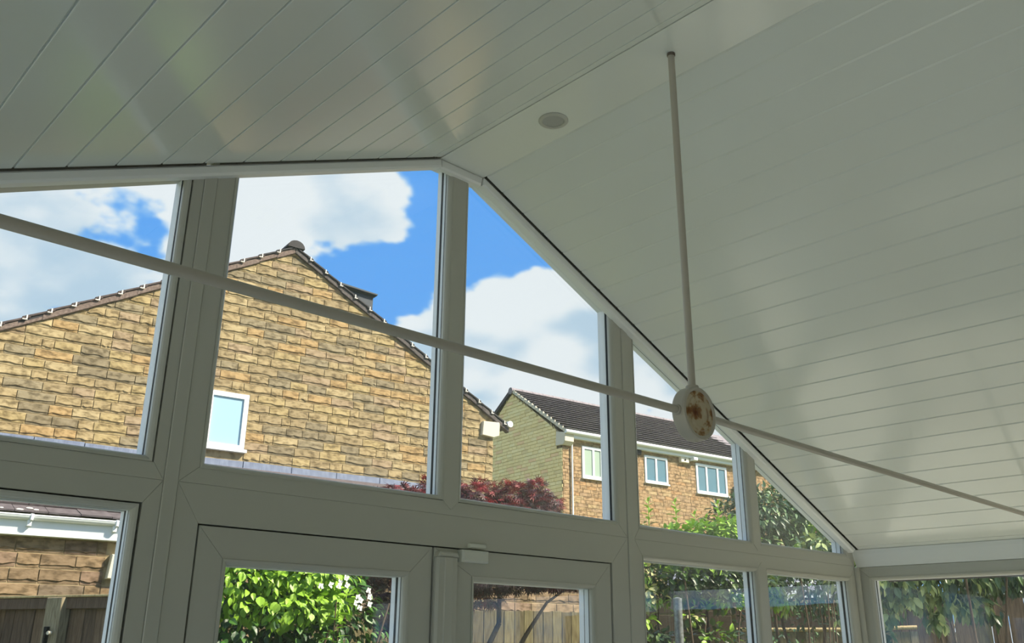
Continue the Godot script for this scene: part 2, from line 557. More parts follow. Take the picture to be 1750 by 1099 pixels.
# one glazed opening: tip outline of the glazing beads, counter-clockwise, in the frame's own plane
func opening(parent: Node3D, p: PackedVector2Array, z := 0.0, style := 0) -> void:
	var b := 0.014
	var o := Mb.new().inset(p, -b)
	var q := Mb.new().inset(p, -b * 0.62)
	var k := p.size()
	var h := Mb.new()
	for i in k:
		var j := (i + 1) % k
		var mb := Mb.new()
		mb.quad(mb.v3(o[i], z - 0.02), mb.v3(o[j], z - 0.02), mb.v3(o[j], z + 0.0022), mb.v3(o[i], z + 0.0022))
		mb.quad(mb.v3(o[i], z + 0.0022), mb.v3(o[j], z + 0.0022), mb.v3(q[j], z + 0.0006), mb.v3(q[i], z + 0.0006))
		var r := h.inset(p, -b * 0.22)
		mb.quad(mb.v3(q[i], z + 0.0006), mb.v3(q[j], z + 0.0006), mb.v3(r[j], z - 0.0035), mb.v3(r[i], z - 0.0035))
		mb.quad(mb.v3(r[i], z - 0.0035), mb.v3(r[j], z - 0.0035), mb.v3(p[j], z - 0.0085), mb.v3(p[i], z - 0.0085))
		mb.quad(mb.v3(p[i], z - 0.0085), mb.v3(p[j], z - 0.0085), mb.v3(p[j], z - 0.0185), mb.v3(p[i], z - 0.0185))
		mb.quad(mb.v3(p[i], z - 0.0185), mb.v3(p[j], z - 0.0185), mb.v3(o[j], z - 0.02), mb.v3(o[i], z - 0.02))
		part(parent, "glazing_bead", mb.mesh(), M.frame)
	var w := h.inset(p, -0.009)
	var mb := Mb.new()
	mb.ring(h.inset(p, -0.0005), w, z - 0.0208, z - 0.0188)
	part(parent, "gasket", mb.mesh(), M.seal)
	var cut: Array = [[0.0335, 0.0445], [0.0400, 0.0428], [0.0209, 0.0290]][style]      # how deep the spacer and the dark seal sit
	if style != 2:
		mb = Mb.new()
		mb.ring(p, w, z - cut[0], z - 0.0222)
		part(parent, "spacer_bar", mb.mesh(), M.spacer)
	mb = Mb.new()
	mb.ring(h.inset(p, -0.001), w, z - cut[1], z - cut[0] - 0.0001)
	part(parent, "outer_seal", mb.mesh(), M.seal)
	mb = Mb.new()
	mb.ring(p, h.inset(p, -0.02), z - 0.064, z - cut[1] - 0.0001)
	part(parent, "outer_frame", mb.mesh(), M.outer_frame)
	for s in 2:
		var zp: float = [z - 0.0215, z - 0.041][s]
		mb = Mb.new()
		var t := Geometry2D.triangulate_polygon(w)
		for i in range(0, t.size(), 3):
			var a := w[t[i]]
			var c := w[t[i + 1]]
			var d := w[t[i + 2]]
			if (c - a).cross(d - a) < 0.0:
				var e := c
				c = d
				d = e
			mb.tri(mb.v3(a, zp), mb.v3(c, zp), mb.v3(d, zp))
		part(parent, "pane", mb.mesh(), M.glass)


func member(parent: Node3D, nm: String, p: PackedVector2Array, z := 0.0, bev := 0.0007) -> void:
	var mb := Mb.new()
	mb.prism(mb.inset(p, 0.00022), -0.06 + minf(z, 0.0), z, bev)
	part(parent, nm, mb.mesh(), M.frame)


func flip(p: PackedVector2Array) -> PackedVector2Array:       # to the other side of the ridge
	var out := PackedVector2Array()
	for i in range(p.size() - 1, -1, -1):
		out.append(Vector2(3.42 - p[i].x, p[i].y))
	return out


func gable_glazing() -> void:
	var top := 0.0
	# upper middle: two lights with a mullion
	var w := structure("window_1", "tall white framed gable window of two lights above the doors", "window")
	opening(w, poly([0.948, 2.157, 1.675, 2.161, 1.675, 3.256, 1.614, 3.256, 0.948, 2.974]))
	opening(w, poly([1.763, 2.161, 2.475, 2.159, 2.475, 2.955, 1.822, 3.255, 1.763, 3.255]), 0.0, 2)
	member(w, "sill_rail", poly([0.885, 2.105, 2.533, 2.105, 2.489, 2.146, 0.934, 2.146]))
	member(w, "stile", poly([0.885, 2.105, 0.934, 2.146, 0.934, 2.986, 0.934, 3.05, 0.885, 3.03]))
	member(w, "stile", poly([2.533, 2.105, 2.533, 3.0, 2.489, 3.02, 2.489, 2.146]))
	member(w, "mullion", poly([1.689, 2.146, 1.719, 2.121, 1.749, 2.146, 1.749, 3.28, 1.689, 3.28]), 0.002, 0.0012)
	member(w, "head_rail", poly([0.934, 2.984, 1.61, 3.271, 1.61, 3.35, 0.934, 3.06]))
	member(w, "head_rail", poly([1.61, 3.271, 1.826, 3.271, 1.82, 3.35, 1.61, 3.35]))
	member(w, "head_rail", poly([1.826, 3.269, 2.489, 2.964, 2.489, 3.06, 1.82, 3.35]))
	# the pairs on either side, above the transom and below it
	for k in 2:
		var m := k == 1
		var f := func(p: PackedVector2Array) -> PackedVector2Array: return flip(p) if m else p
		w = structure(["window_2", "window_3"][k], ["sloping white framed gable window of two lights right of the doors", "sloping white framed gable window of two lights left of the doors"][k], "window")
		if m:
			opening(w, poly([0.093, 2.157, 0.802, 2.157, 0.802, 2.911, 0.093, 2.606]), 0.0, 2)
			opening(w, poly([-0.695, 2.157, 0.011, 2.157, 0.011, 2.571, -0.695, 2.268]))
		else:
			opening(w, poly([2.613, 2.157, 3.327, 2.154, 3.327, 2.566, 2.613, 2.884]), 0.0, 1)
			opening(w, poly([3.409, 2.154, 4.115, 2.156, 4.115, 2.212, 3.409, 2.526]), 0.0, 1)
		member(w, "sill_rail", f.call(poly([2.57, 2.103, 4.195, 2.103, 4.129, 2.142, 2.599, 2.143])))
		member(w, "stile", f.call(poly([2.57, 2.103, 2.599, 2.143, 2.599, 3.0, 2.57, 3.01])))
		member(w, "stile", f.call(poly([4.195, 2.103, 4.195, 2.30, 4.129, 2.32, 4.129, 2.142])))
		member(w, "mullion", f.call(poly([3.341, 2.142, 3.368, 2.118, 3.395, 2.142, 3.395, 2.60, 3.341, 2.62])), 0.002, 0.0012)
		member(w, "head_rail", f.call(poly([2.599, 2.896, 3.341, 2.574, 3.341, 2.66, 2.599, 2.98])))
		member(w, "head_rail", f.call(poly([3.395, 2.545, 4.129, 2.222, 4.129, 2.31, 3.395, 2.63])))
		w = structure(["window_4", "window_5"][k], ["white framed window of two lights under the transom right of the doors", "white framed window of two lights under the transom left of the doors"][k], "window")
		if m:
			opening(w, poly([0.077, 0.68, 0.787, 0.68, 0.787, 2.029, 0.077, 2.029]))
			opening(w, poly([-0.703, 0.68, -0.013, 0.68, -0.013, 2.029, -0.703, 2.029]))
		else:
			opening(w, poly([2.626, 0.68, 3.343, 0.68, 3.343, 2.033, 2.626, 2.033]))
			opening(w, poly([3.433, 0.68, 4.123, 0.68, 4.123, 2.033, 3.433, 2.033]))
		member(w, "head_rail", f.call(poly([2.612, 2.047, 4.137, 2.047, 4.195, 2.103, 2.57, 2.103])))
		member(w, "sill_rail", f.call(poly([2.57, 0.6, 4.195, 0.6, 4.137, 0.666, 2.612, 0.666])))
		member(w, "stile", f.call(poly([2.57, 0.6, 2.612, 0.666, 2.612, 2.047, 2.57, 2.103])))
		member(w, "stile", f.call(poly([4.195, 0.6, 4.195, 2.103, 4.137, 2.047, 4.137, 0.666])))
		member(w, "mullion", f.call(poly([3.357, 0.666, 3.419, 0.666, 3.419, 2.047, 3.388, 2.073, 3.357, 2.047])), 0.002, 0.0012)
	# the doors
	w = structure("door_1", "white framed glazed double doors in the gable", "door")
	member(w, "head_rail", poly([0.947, 2.0125, 2.445, 2.0125, 2.533, 2.105, 0.885, 2.105]))
	member(w, "stile", poly([0.885, 0.0, 0.947, 0.0, 0.947, 2.0125, 0.885, 2.105]))
	member(w, "stile", poly([2.533, 0.0, 2.533, 2.105, 2.445, 2.0125, 2.445, 0.0]))
	var mb := Mb.new()
	mb.box(Vector3(0.885, -0.1, -0.07), Vector3(2.533, 0.03, 0.0), 0.003)
	part(w, "threshold", mb.mesh(), M.frame)
	mb = Mb.new()
	mb.ring(poly([0.965, 0.045, 2.43, 0.045, 2.43, 1.997, 0.965, 1.997]), poly([0.946, 0.03, 2.446, 0.03, 2.446, 2.0135, 0.946, 2.0135]), -0.055, -0.04)
	part(w, "dark_gap_backing", mb.mesh(), M.seal)  # black backing added so the gaps round the leaves stay dark
	for k in 2:
		var x: Array = [[0.9525, 1.035, 1.568, 1.66], [1.6665, 1.826, 2.348, 2.4395]][k]
		var leaf := Node3D.new()
		leaf.name = "door_leaf"
		w.add_child(leaf, true)
		var z := -0.004
		opening(leaf, poly([x[1], 0.24, x[2], 0.24, x[2], 1.9215, x[1], 1.9215]), z, k)
		var b := 0.014
		member(leaf, "rail", poly([x[1] - b, 1.9355, x[2] + b, 1.9355, x[3], 2.0095, x[0], 2.0095]), z)
		member(leaf, "rail", poly([x[0], 0.036, x[3], 0.036, x[2] + b, 0.226, x[1] - b, 0.226]), z)
		member(leaf, "stile", poly([x[0], 0.036, x[1] - b, 0.226, x[1] - b, 1.9355, x[0], 2.0095]), z)
		member(leaf, "stile", poly([x[3], 0.036, x[3], 2.0095, x[2] + b, 1.9355, x[2] + b, 0.226]), z)
	mb = Mb.new()
	mb.prism(poly([1.6655, 0.0, 1.7455, 0.0, 1.7455, 0.008, 1.739, 0.016, 1.722, 0.018, 1.719, 0.021, 1.692, 0.021, 1.689, 0.018, 1.672, 0.016, 1.6655, 0.008]), -1.982, -0.05)
	mb.moved(Transform3D(Basis(Vector3(1, 0, 0), Vector3(0, 0, 1), Vector3(0, -1, 0)), Vector3.ZERO))
	part(w, "astragal", mb.mesh(), M.frame)
	mb = Mb.new()
	mb.prism(poly([1.6655, 1.983, 1.7455, 1.983, 1.738, 1.9975, 1.673, 1.9975]), -0.004, 0.02, 0.004)
	part(w, "astragal_cap", mb.mesh(), M.frame)


func side_walls() -> void:
	for k in 2:
		var t := Transform3D(Basis(Vector3(0, 0, 1), Vector3(0, 1, 0), Vector3(-1, 0, 0)), Vector3(WALL_R, 0, 0)) if k == 0 else Transform3D(Basis(Vector3(0, 0, -1), Vector3(0, 1, 0), Vector3(1, 0, 0)), Vector3(WALL_L, 0, BACK))
		var w := structure(["window_6", "window_7"][k], ["row of white framed windows along the right side wall", "row of full height white framed windows along the left side wall"][k], "window", t)
		var marks := [0.067, 1.08, 1.17, 2.18, 2.27, 3.20, 3.29, 4.23] if k == 0 else [0.07, 1.01, 1.10, 2.12, 2.21, 3.21, 3.30, 4.228]
		var y0: float = [0.6, 0.04][k]
		var y1 := y0 + 0.066
		for i in range(0, 8, 2):
			opening(w, poly([marks[i], y1 + 0.014, marks[i + 1], y1 + 0.014, marks[i + 1], 2.038, marks[i], 2.038]))
			if i > 0:
				member(w, "mullion", poly([marks[i - 1] + 0.014, y1, marks[i] - 0.014, y1, marks[i] - 0.014, 2.052, marks[i - 1] + 0.014, 2.052]), 0.0008)
		var a: float = 0.004
		var b: float = 4.296
		member(w, "head_rail", poly([marks[0] - 0.014, 2.052, marks[7] + 0.014, 2.052, b, 2.098, a, 2.098]))
		member(w, "sill_rail", poly([a, y0, b, y0, marks[7] + 0.014, y1, marks[0] - 0.014, y1]))
		member(w, "stile", poly([a, y0, marks[0] - 0.014, y1, marks[0] - 0.014, 2.052, a, 2.098]))
		member(w, "stile", poly([b, y0, b, 2.098, marks[7] + 0.014, 2.052, marks[7] + 0.014, y1]))


func fittings() -> void:
	# recessed lamp in the ridge strip, switched off
	var o := thing("downlight", "small round white recessed ceiling lamp, switched off, in the ridge strip", "ceiling light", Transform3D(Basis(), Vector3(1.7205, FLAT_Y, 0.4385)))
	var mb := Mb.new()
	mb.lathe(PackedVector2Array([Vector2(0.0455, 0.0), Vector2(0.0455, 0.0022), Vector2(0.043, 0.004), Vector2(0.0345, 0.0052), Vector2(0.0325, 0.003), Vector2(0.0325, -0.004)]), Vector3.ZERO, Vector3.DOWN, 48)
	part(o, "bezel", mb.mesh(), M.frame)
	mb = Mb.new()
	mb.lathe(PackedVector2Array([Vector2(0.0325, 0.0015), Vector2(0.02, 0.0024), Vector2(0.0001, 0.0028)]), Vector3.ZERO, Vector3.DOWN, 48)
	part(o, "diffuser", mb.mesh(), M.diffuser)
	# the tie across the room with its hanger
	var c := Vector3(1.7155, 2.2565, 0.89)
	o = thing("tie_rod", "white horizontal roof tie rod with a rust stained round centre disc hung from the ridge", "tie rod", Transform3D(Basis(), c))
	mb = Mb.new()
	mb.tube(Vector3(-0.055, 0.0003, 0), Vector3(-2.47, -0.0052, 0), 0.0093, 0.0093, 20)
	part(o, "rod", mb.mesh(), M.rod)
	mb = Mb.new()
	mb.tube(Vector3(0.055, 0.0013, 0), Vector3(2.36, -0.0282, 0), 0.0088, 0.0088, 20)
	part(o, "rod", mb.mesh(), M.rod)
	mb = Mb.new()
	mb.tube(Vector3(0, 0.055, 0), Vector3(-0.002, FLAT_Y - c.y, 0), 0.009, 0.009, 20)
	var hang := part(o, "hanger_rod", mb.mesh(), M.rod)
	mb = Mb.new()
	mb.lathe(PackedVector2Array([Vector2(0.0112, 0.0), Vector2(0.0112, 0.006), Vector2(0.0095, 0.008)]), Vector3(-0.002, FLAT_Y - c.y, 0), Vector3.DOWN, 24)
	part(hang, "top_collar", mb.mesh(), M.bracket)
	mb = Mb.new()
	mb.lathe(PackedVector2Array([Vector2(0.0001, -0.02), Vector2(0.056, -0.02), Vector2(0.062, -0.016), Vector2(0.0635, -0.012), Vector2(0.0635, 0.014), Vector2(0.0615, 0.0185), Vector2(0.0585, 0.0195), Vector2(0.0545, 0.0185), Vector2(0.053, 0.0155)]), Vector3.ZERO, Vector3(0, 0, 1), 64)
	var disc := part(o, "disc", mb.mesh(), M.rod)
	mb = Mb.new()
	mb.lathe(PackedVector2Array([Vector2(0.0535, 0.0155), Vector2(0.043, 0.0150), Vector2(0.040, 0.0175), Vector2(0.034, 0.0178), Vector2(0.031, 0.0150), Vector2(0.016, 0.0146), Vector2(0.013, 0.018), Vector2(0.0001, 0.019)]), Vector3.ZERO, Vector3(0, 0, 1), 64)
	var face := part(disc, "disc_face", mb.mesh(), M.rust)
	face.set_meta("label", "rust stained face of the disc")
	for k in 3:
		var a: Vector3 = [Vector3(-1, 0, 0), Vector3(1, 0, 0), Vector3(0, 1, 0)][k]
		mb = Mb.new()
		var r: float = [0.0125, 0.0118, 0.0155][k]
		mb.lathe(PackedVector2Array([Vector2(r, 0.055), Vector2(r, 0.066), Vector2(r * 0.93, 0.0685), Vector2(0.0093, 0.069)]), Vector3.ZERO, a, 28)
		part(disc, "socket", mb.mesh(), M.rod)
	# door contact alarm, two small boxes
	mb = Mb.new()
	mb.box(Vector3(1.7545, 1.9735, -0.004), Vector3(1.858, 2.0085, 0.022), 0.005)
	solid("door_sensor", mb, M.sensor, "white plastic door contact box at the top of the right door leaf", "door sensor")
	mb = Mb.new()
	mb.box(Vector3(1.7885, 2.0155, 0.0), Vector3(1.8535, 2.0285, 0.014), 0.003)
	solid("sensor_magnet", mb, M.sensor, "slim white magnet strip on the door head above the contact box", "door sensor")


# ---------------------------------------------------------------- outside
const HU := Vector3(0.99159, 0, 0.12940)       # the neighbouring fronts all run this way
const HN := Vector3(-0.12940, 0, 0.99159)


func front(at: Vector3) -> Transform3D:          # x along a front, y up, z out of the wall towards the garden
	return Transform3D(Basis(HU, Vector3.UP, HN), at)


func ground_outside() -> void:
	var mb := Mb.new()
	mb.box(Vector3(-60, -0.5, -70), Vector3(90, -0.17, 60))
	solid("ground", mb, M.lawn, "green lawn reaching from the garden room to the houses", "lawn", "", "structure")
	mb = Mb.new()
	mb.box(Vector3(-9.0, -0.4, -1.5), Vector3(6.4, -0.13, 9.0))
	solid("path", mb, M.paving, "pale paved patio around the garden room", "patio", "", "structure")


# rock-faced stone: a corner list bl, br, tr, tl in the plane of the wall
func rock_stone(q: Array, proud: float) -> ArrayMesh:
	var mb := Mb.new()
	var cols := 7
	var wav := rng.randf_range(5.0, 13.0)
	var rows: Array = []
	var ph := rng.randf() * TAU
	var top := proud * rng.randf_range(0.78, 0.95)
	for i in cols:
		var s := float(i) / (cols - 1)
		var edge := 1.0 if i > 0 and i < cols - 1 else 0.8
		var lip := 0.25 + 0.045 * sin(ph + s * wav) + rng.randf_range(-0.05, 0.05)
		var col: Array = [Vector2(0.0, 0.003), Vector2(lip - 0.06, proud * 0.36), Vector2(lip, proud * rng.randf_range(0.85, 1.2) * edge), Vector2(0.55, top * rng.randf_range(0.9, 1.1) * edge), Vector2(0.96, top * 0.85 * edge), Vector2(1.0, 0.002)]
		var line: Array = []
		for c in col:
			var b: Vector2 = (q[0] as Vector2).lerp(q[1], s)
			var t: Vector2 = (q[3] as Vector2).lerp(q[2], s)
			var p := b.lerp(t, c.x)
			line.append(Vector3(p.x, p.y, c.y))
		rows.append(line)
	for i in cols - 1:
		for k in 5:
			mb.quad(rows[i][k], rows[i + 1][k], rows[i + 1][k + 1], rows[i][k + 1])
	for k in 5:
		for e in [0, cols - 1]:
			var a: Vector3 = rows[e][k]
			var b: Vector3 = rows[e][k + 1]
			mb.quad(Vector3(a.x, a.y, 0), a, b, Vector3(b.x, b.y, 0))
	return mb.mesh()


func plain_stone(q: Array, proud: float) -> ArrayMesh:
	var mb := Mb.new()
	var p := PackedVector2Array([q[0], q[1], q[2], q[3]])
	mb.prism(p, 0.0, proud * rng.randf_range(0.6, 1.2), proud * 0.4)
	return mb.mesh()


# coursed stones between the lines left(v) and right(v); the largest `most` as pieces, the rest joined
func stone_courses(wall: Node3D, lo: float, hi: float, course: float, left: Callable, right: Callable, holes: Array, tone: String, tones: int, wide: Vector2, proud: float, rough: bool, most := 300) -> void:
	var joint := course * 0.075
	var list: Array = []
	var v := lo
	while v < hi:
		var a := v + joint * 0.5
		var b := minf(v + course - joint * 0.5, hi)
		var u: float = minf(left.call(a), left.call(b)) - rng.randf_range(0.0, wide.y)
		var last: float = maxf(right.call(a), right.call(b))
		while u < last and b - a > course * 0.3:
			var w := rng.randf_range(wide.x, wide.y)
			if rng.randf() < 0.16:
				w *= 0.55
			var spans: Array = [Vector2(u + joint * 0.5, u + w - joint * 0.5)]
			for h: Rect2 in holes:
				if b <= h.position.y + 0.01 or a >= h.end.y - 0.01:
					continue
				var next: Array = []
				for s: Vector2 in spans:
					if s.y <= h.position.x or s.x >= h.end.x:
						next.append(s)
					else:
						if s.x < h.position.x - 0.03:
							next.append(Vector2(s.x, h.position.x - joint * 0.5))
						if s.y > h.end.x + 0.03:
							next.append(Vector2(h.end.x + joint * 0.5, s.y))
				spans = next
			for s: Vector2 in spans:
				var la := maxf(s.x, left.call(a))
				var lb := maxf(s.x, left.call(b))
				var ra := minf(s.y, right.call(a))
				var rb := minf(s.y, right.call(b))
				if ra - la < 0.03:
					continue
				if rb - lb < 0.01:
					var m := (lb + rb) * 0.5
					lb = clampf(m - 0.005, la, ra)
					rb = clampf(m + 0.005, lb, ra)
				list.append([Vector2(la, a), Vector2(ra, a), Vector2(rb, b), Vector2(lb, b)])
			u += w
		v += course
	list.sort_custom(func(p: Array, q: Array) -> bool: return (p[1].x - p[0].x) > (q[1].x - q[0].x))
	var rest := Mb.new()
	for i in list.size():
		var m: ArrayMesh = rock_stone(list[i], proud) if rough else plain_stone(list[i], proud)
		if i < most:
			part(wall, "stone", m, M["%s%d" % [tone, rng.randi() % tones]])
		else:
			var arr := m.surface_get_arrays(0)
			rest.v.append_array(arr[Mesh.ARRAY_VERTEX])
			rest.n.append_array(arr[Mesh.ARRAY_NORMAL])
	if rest.v.size() > 0:
		var o := part(wall, "small_stones", rest.mesh(), M[tone + "0"])
		o.set_meta("kind", "stuff")


func slab_between(mb: Mb, a: Vector3, b: Vector3, across: Vector3, thick: Vector3) -> void:   # a sheet from edge a to edge b
	var p := [a, b, b + across, a + across]
	mb.quad(p[0] + thick, p[1] + thick, p[2] + thick, p[3] + thick)
	mb.quad(p[3], p[2], p[1], p[0])
	for i in 4:
		var j := (i + 1) % 4
		mb.quad(p[i], p[j], p[j] + thick, p[i] + thick)


func casement(parent: Node3D, nm: String, r: Rect2, bars: Array, glass: Material, z := 0.0, f := 0.07) -> Node3D:     # white frame with upright bars, one pane per light
	var mb := Mb.new()
	var o := PackedVector2Array([r.position, Vector2(r.end.x, r.position.y), r.end, Vector2(r.position.x, r.end.y)])
	mb.ring(mb.inset(o, f), o, z - 0.08, z + 0.03)
	for b: float in bars:
		mb.box(Vector3(b - 0.04, r.position.y + f, z - 0.08), Vector3(b + 0.04, r.end.y - f, z + 0.028))
	mb.box(Vector3(r.position.x - 0.02, r.position.y - 0.035, z - 0.05), Vector3(r.end.x + 0.035, r.position.y + 0.012, z + 0.07))
	var w := part(parent, nm, mb.mesh(), M.upvc_out)
	var xs := [r.position.x + f]
	for b: float in bars:
		xs.append(b)
	xs.append(r.end.x - f)
	for i in xs.size() - 1:
		mb = Mb.new()
		mb.box(Vector3(xs[i] + 0.002, r.position.y + f, z - 0.012), Vector3(xs[i + 1] - 0.002, r.end.y - f, z + 0.004))
		part(w, "pane", mb.mesh(), glass)
	return w


func house_near() -> void:
	var h := thing("stone_house", "neighbouring sandstone house with a plain gable and one small white window", "house", front(Vector3(7.19379, 0, -10.93329)))
	var ax := -0.173
	var ay := 8.112
	var k := 0.555
	var mb := Mb.new()
	mb.prism(poly([-4.41, -0.3, 4.06, -0.3, 4.06, ay - k * (4.06 - ax), ax, ay, -4.41, ay - k * (4.41 + ax)]), -8.0, 0.0)
	var wall := part(h, "wall", mb.mesh(), M.mortar)
	var left := func(v: float) -> float: return maxf(-4.41, ax - (ay - v) / k)
	var right := func(v: float) -> float: return minf(4.06, ax + (ay - v) / k)
	stone_courses(wall, 4.395, ay, 0.157, left, right, [Rect2(-1.36, 4.535, 0.675, 0.93), Rect2(3.77, 5.42, 0.4, 0.6)], "stone", 8, Vector2(0.27, 0.52), 0.019, true)
	casement(h, "window", Rect2(-1.345, 4.555, 0.645, 0.895), [], M.pane_pale, 0.02, 0.075)
	mb = Mb.new()
	mb.prism(poly([3.775, 5.415, 4.035, 5.395, 4.165, 5.445, 4.175, 5.66, 4.16, 5.70, 3.80, 5.68]), -0.3, 0.075, 0.008)
	part(h, "kneeler", mb.mesh(), M.kneeler)
	# lead where the garage roof meets the wall
	var u := -4.4
	while u < 3.4:
		var w := minf(rng.randf_range(0.55, 0.85), 3.45 - u)
		mb = Mb.new()
		mb.prism(poly([u + 0.004, 4.18, u + w - 0.004, 4.18, u + w - 0.004, 4.385 + rng.randf_range(-0.008, 0.008), u + 0.004, 4.385 + rng.randf_range(-0.008, 0.008)]), 0.0, 0.04 + rng.randf_range(0.0, 0.006), 0.004)
		part(h, "lead_flashing", mb.mesh(), M.lead)
		u += w
	# roof
	for s in [-1.0, 1.0]:
		var e: float = 4.56
		mb = Mb.new()
		slab_between(mb, Vector3(ax, ay + 0.03, 0.05), Vector3(ax + s * e, ay + 0.03 - k * e, 0.05), Vector3(0, 0, -8.1), Vector3(0, 0.05, 0))
		part(h, "roof_slope", mb.mesh(), M.tile_dark)
		# mortar bedding along the verge
		var n := 15
		mb = Mb.new()
		for i in n:
			var a := e * i / n
			var b := e * (i + 1) / n + 0.01
			var t := 0.0 + rng.randf_range(-0.008, 0.012)
			var p := poly([ax + s * a, ay - k * a - 0.03 + t, ax + s * b, ay - k * b - 0.03 + t, ax + s * b, ay - k * b + 0.065, ax + s * a, ay - k * a + 0.065])
			if s < 0.0:
				p.reverse()
			mb.prism(p, -0.05, 0.055 + rng.randf_range(-0.006, 0.006), 0.006)
		part(h, "verge_bedding", mb.mesh(), M.bedding if s < 0.0 else M.verge_grey)
		var d := 0.335
		while d < 4.75:
			var a := maxf(d - 0.40, 0.06)
			mb = Mb.new()
			var y0 := ay - k * d + 0.080
			var y1 := ay - k * a + 0.058
			var p := poly([ax + s * a, y1, ax + s * d, y0, ax + s * d, y0 + 0.036, ax + s * a, y1 + 0.030])
			if s < 0.0:
				p.reverse()
			mb.prism(p, -0.34, 0.075, 0.006)
			var tile := part(h, "verge_tile", mb.mesh(), M.tile_dark if d < 0.8 or s > 0.0 else M.tile_brown)
			mb = Mb.new()
			mb.box(Vector3(ax + s * (d - 0.055) - 0.010, y0 - 0.012, 0.07), Vector3(ax + s * (d - 0.055) + 0.010, y0 + 0.062, 0.086), 0.003)
			mb.box(Vector3(ax + s * (d - 0.035) - 0.035, y0 - 0.012, 0.07), Vector3(ax + s * (d - 0.035) + 0.025, y0 + 0.004, 0.086), 0.003)
			part(tile, "verge_clip", mb.mesh(), M.lichen)
			d += 0.298
	for i in 18:
		mb = Mb.new()
		var z := 0.09 - i * 0.45
		for j in 8:
			var t0 := PI * j / 8.0
			var t1 := PI * (j + 1) / 8.0
			var r := 0.155
			var a := Vector3(ax + cos(t0) * r, ay + 0.055 + sin(t0) * 0.135, z)
			var b := Vector3(ax + cos(t1) * r, ay + 0.055 + sin(t1) * 0.135, z)
			mb.quad(b, a, a + Vector3(0, 0, -0.44), b + Vector3(0, 0, -0.44))
			mb.tri(Vector3(ax, ay + 0.055, z), a, b)
		part(h, "ridge_tile", mb.mesh(), M.tile_dark)
	# end of the eaves gutter
	mb = Mb.new()
	mb.tube(Vector3(4.40, 5.70, 0.10), Vector3(4.40, 5.70, -7.9), 0.062, 0.062, 14)
	part(h, "gutter", mb.mesh(), M.upvc_out)
	# cheek and flat top of the dormer on the right slope
	mb = Mb.new()
	mb.prism(poly([1.40, 8.42 - 1.12, 1.975, 8.42 - 1.12, 1.985, 8.16, 1.40, 8.18]), -3.4, -1.2, 0.01)
	var dm := part(h, "dormer", mb.mesh(), M.dormer)
	mb = Mb.new()
	mb.prism(poly([0.98, 8.235, 2.03, 8.165, 2.045, 8.20, 0.98, 8.28]), -3.45, -1.12, 0.008)
	part(dm, "dormer_top", mb.mesh(), M.dormer)


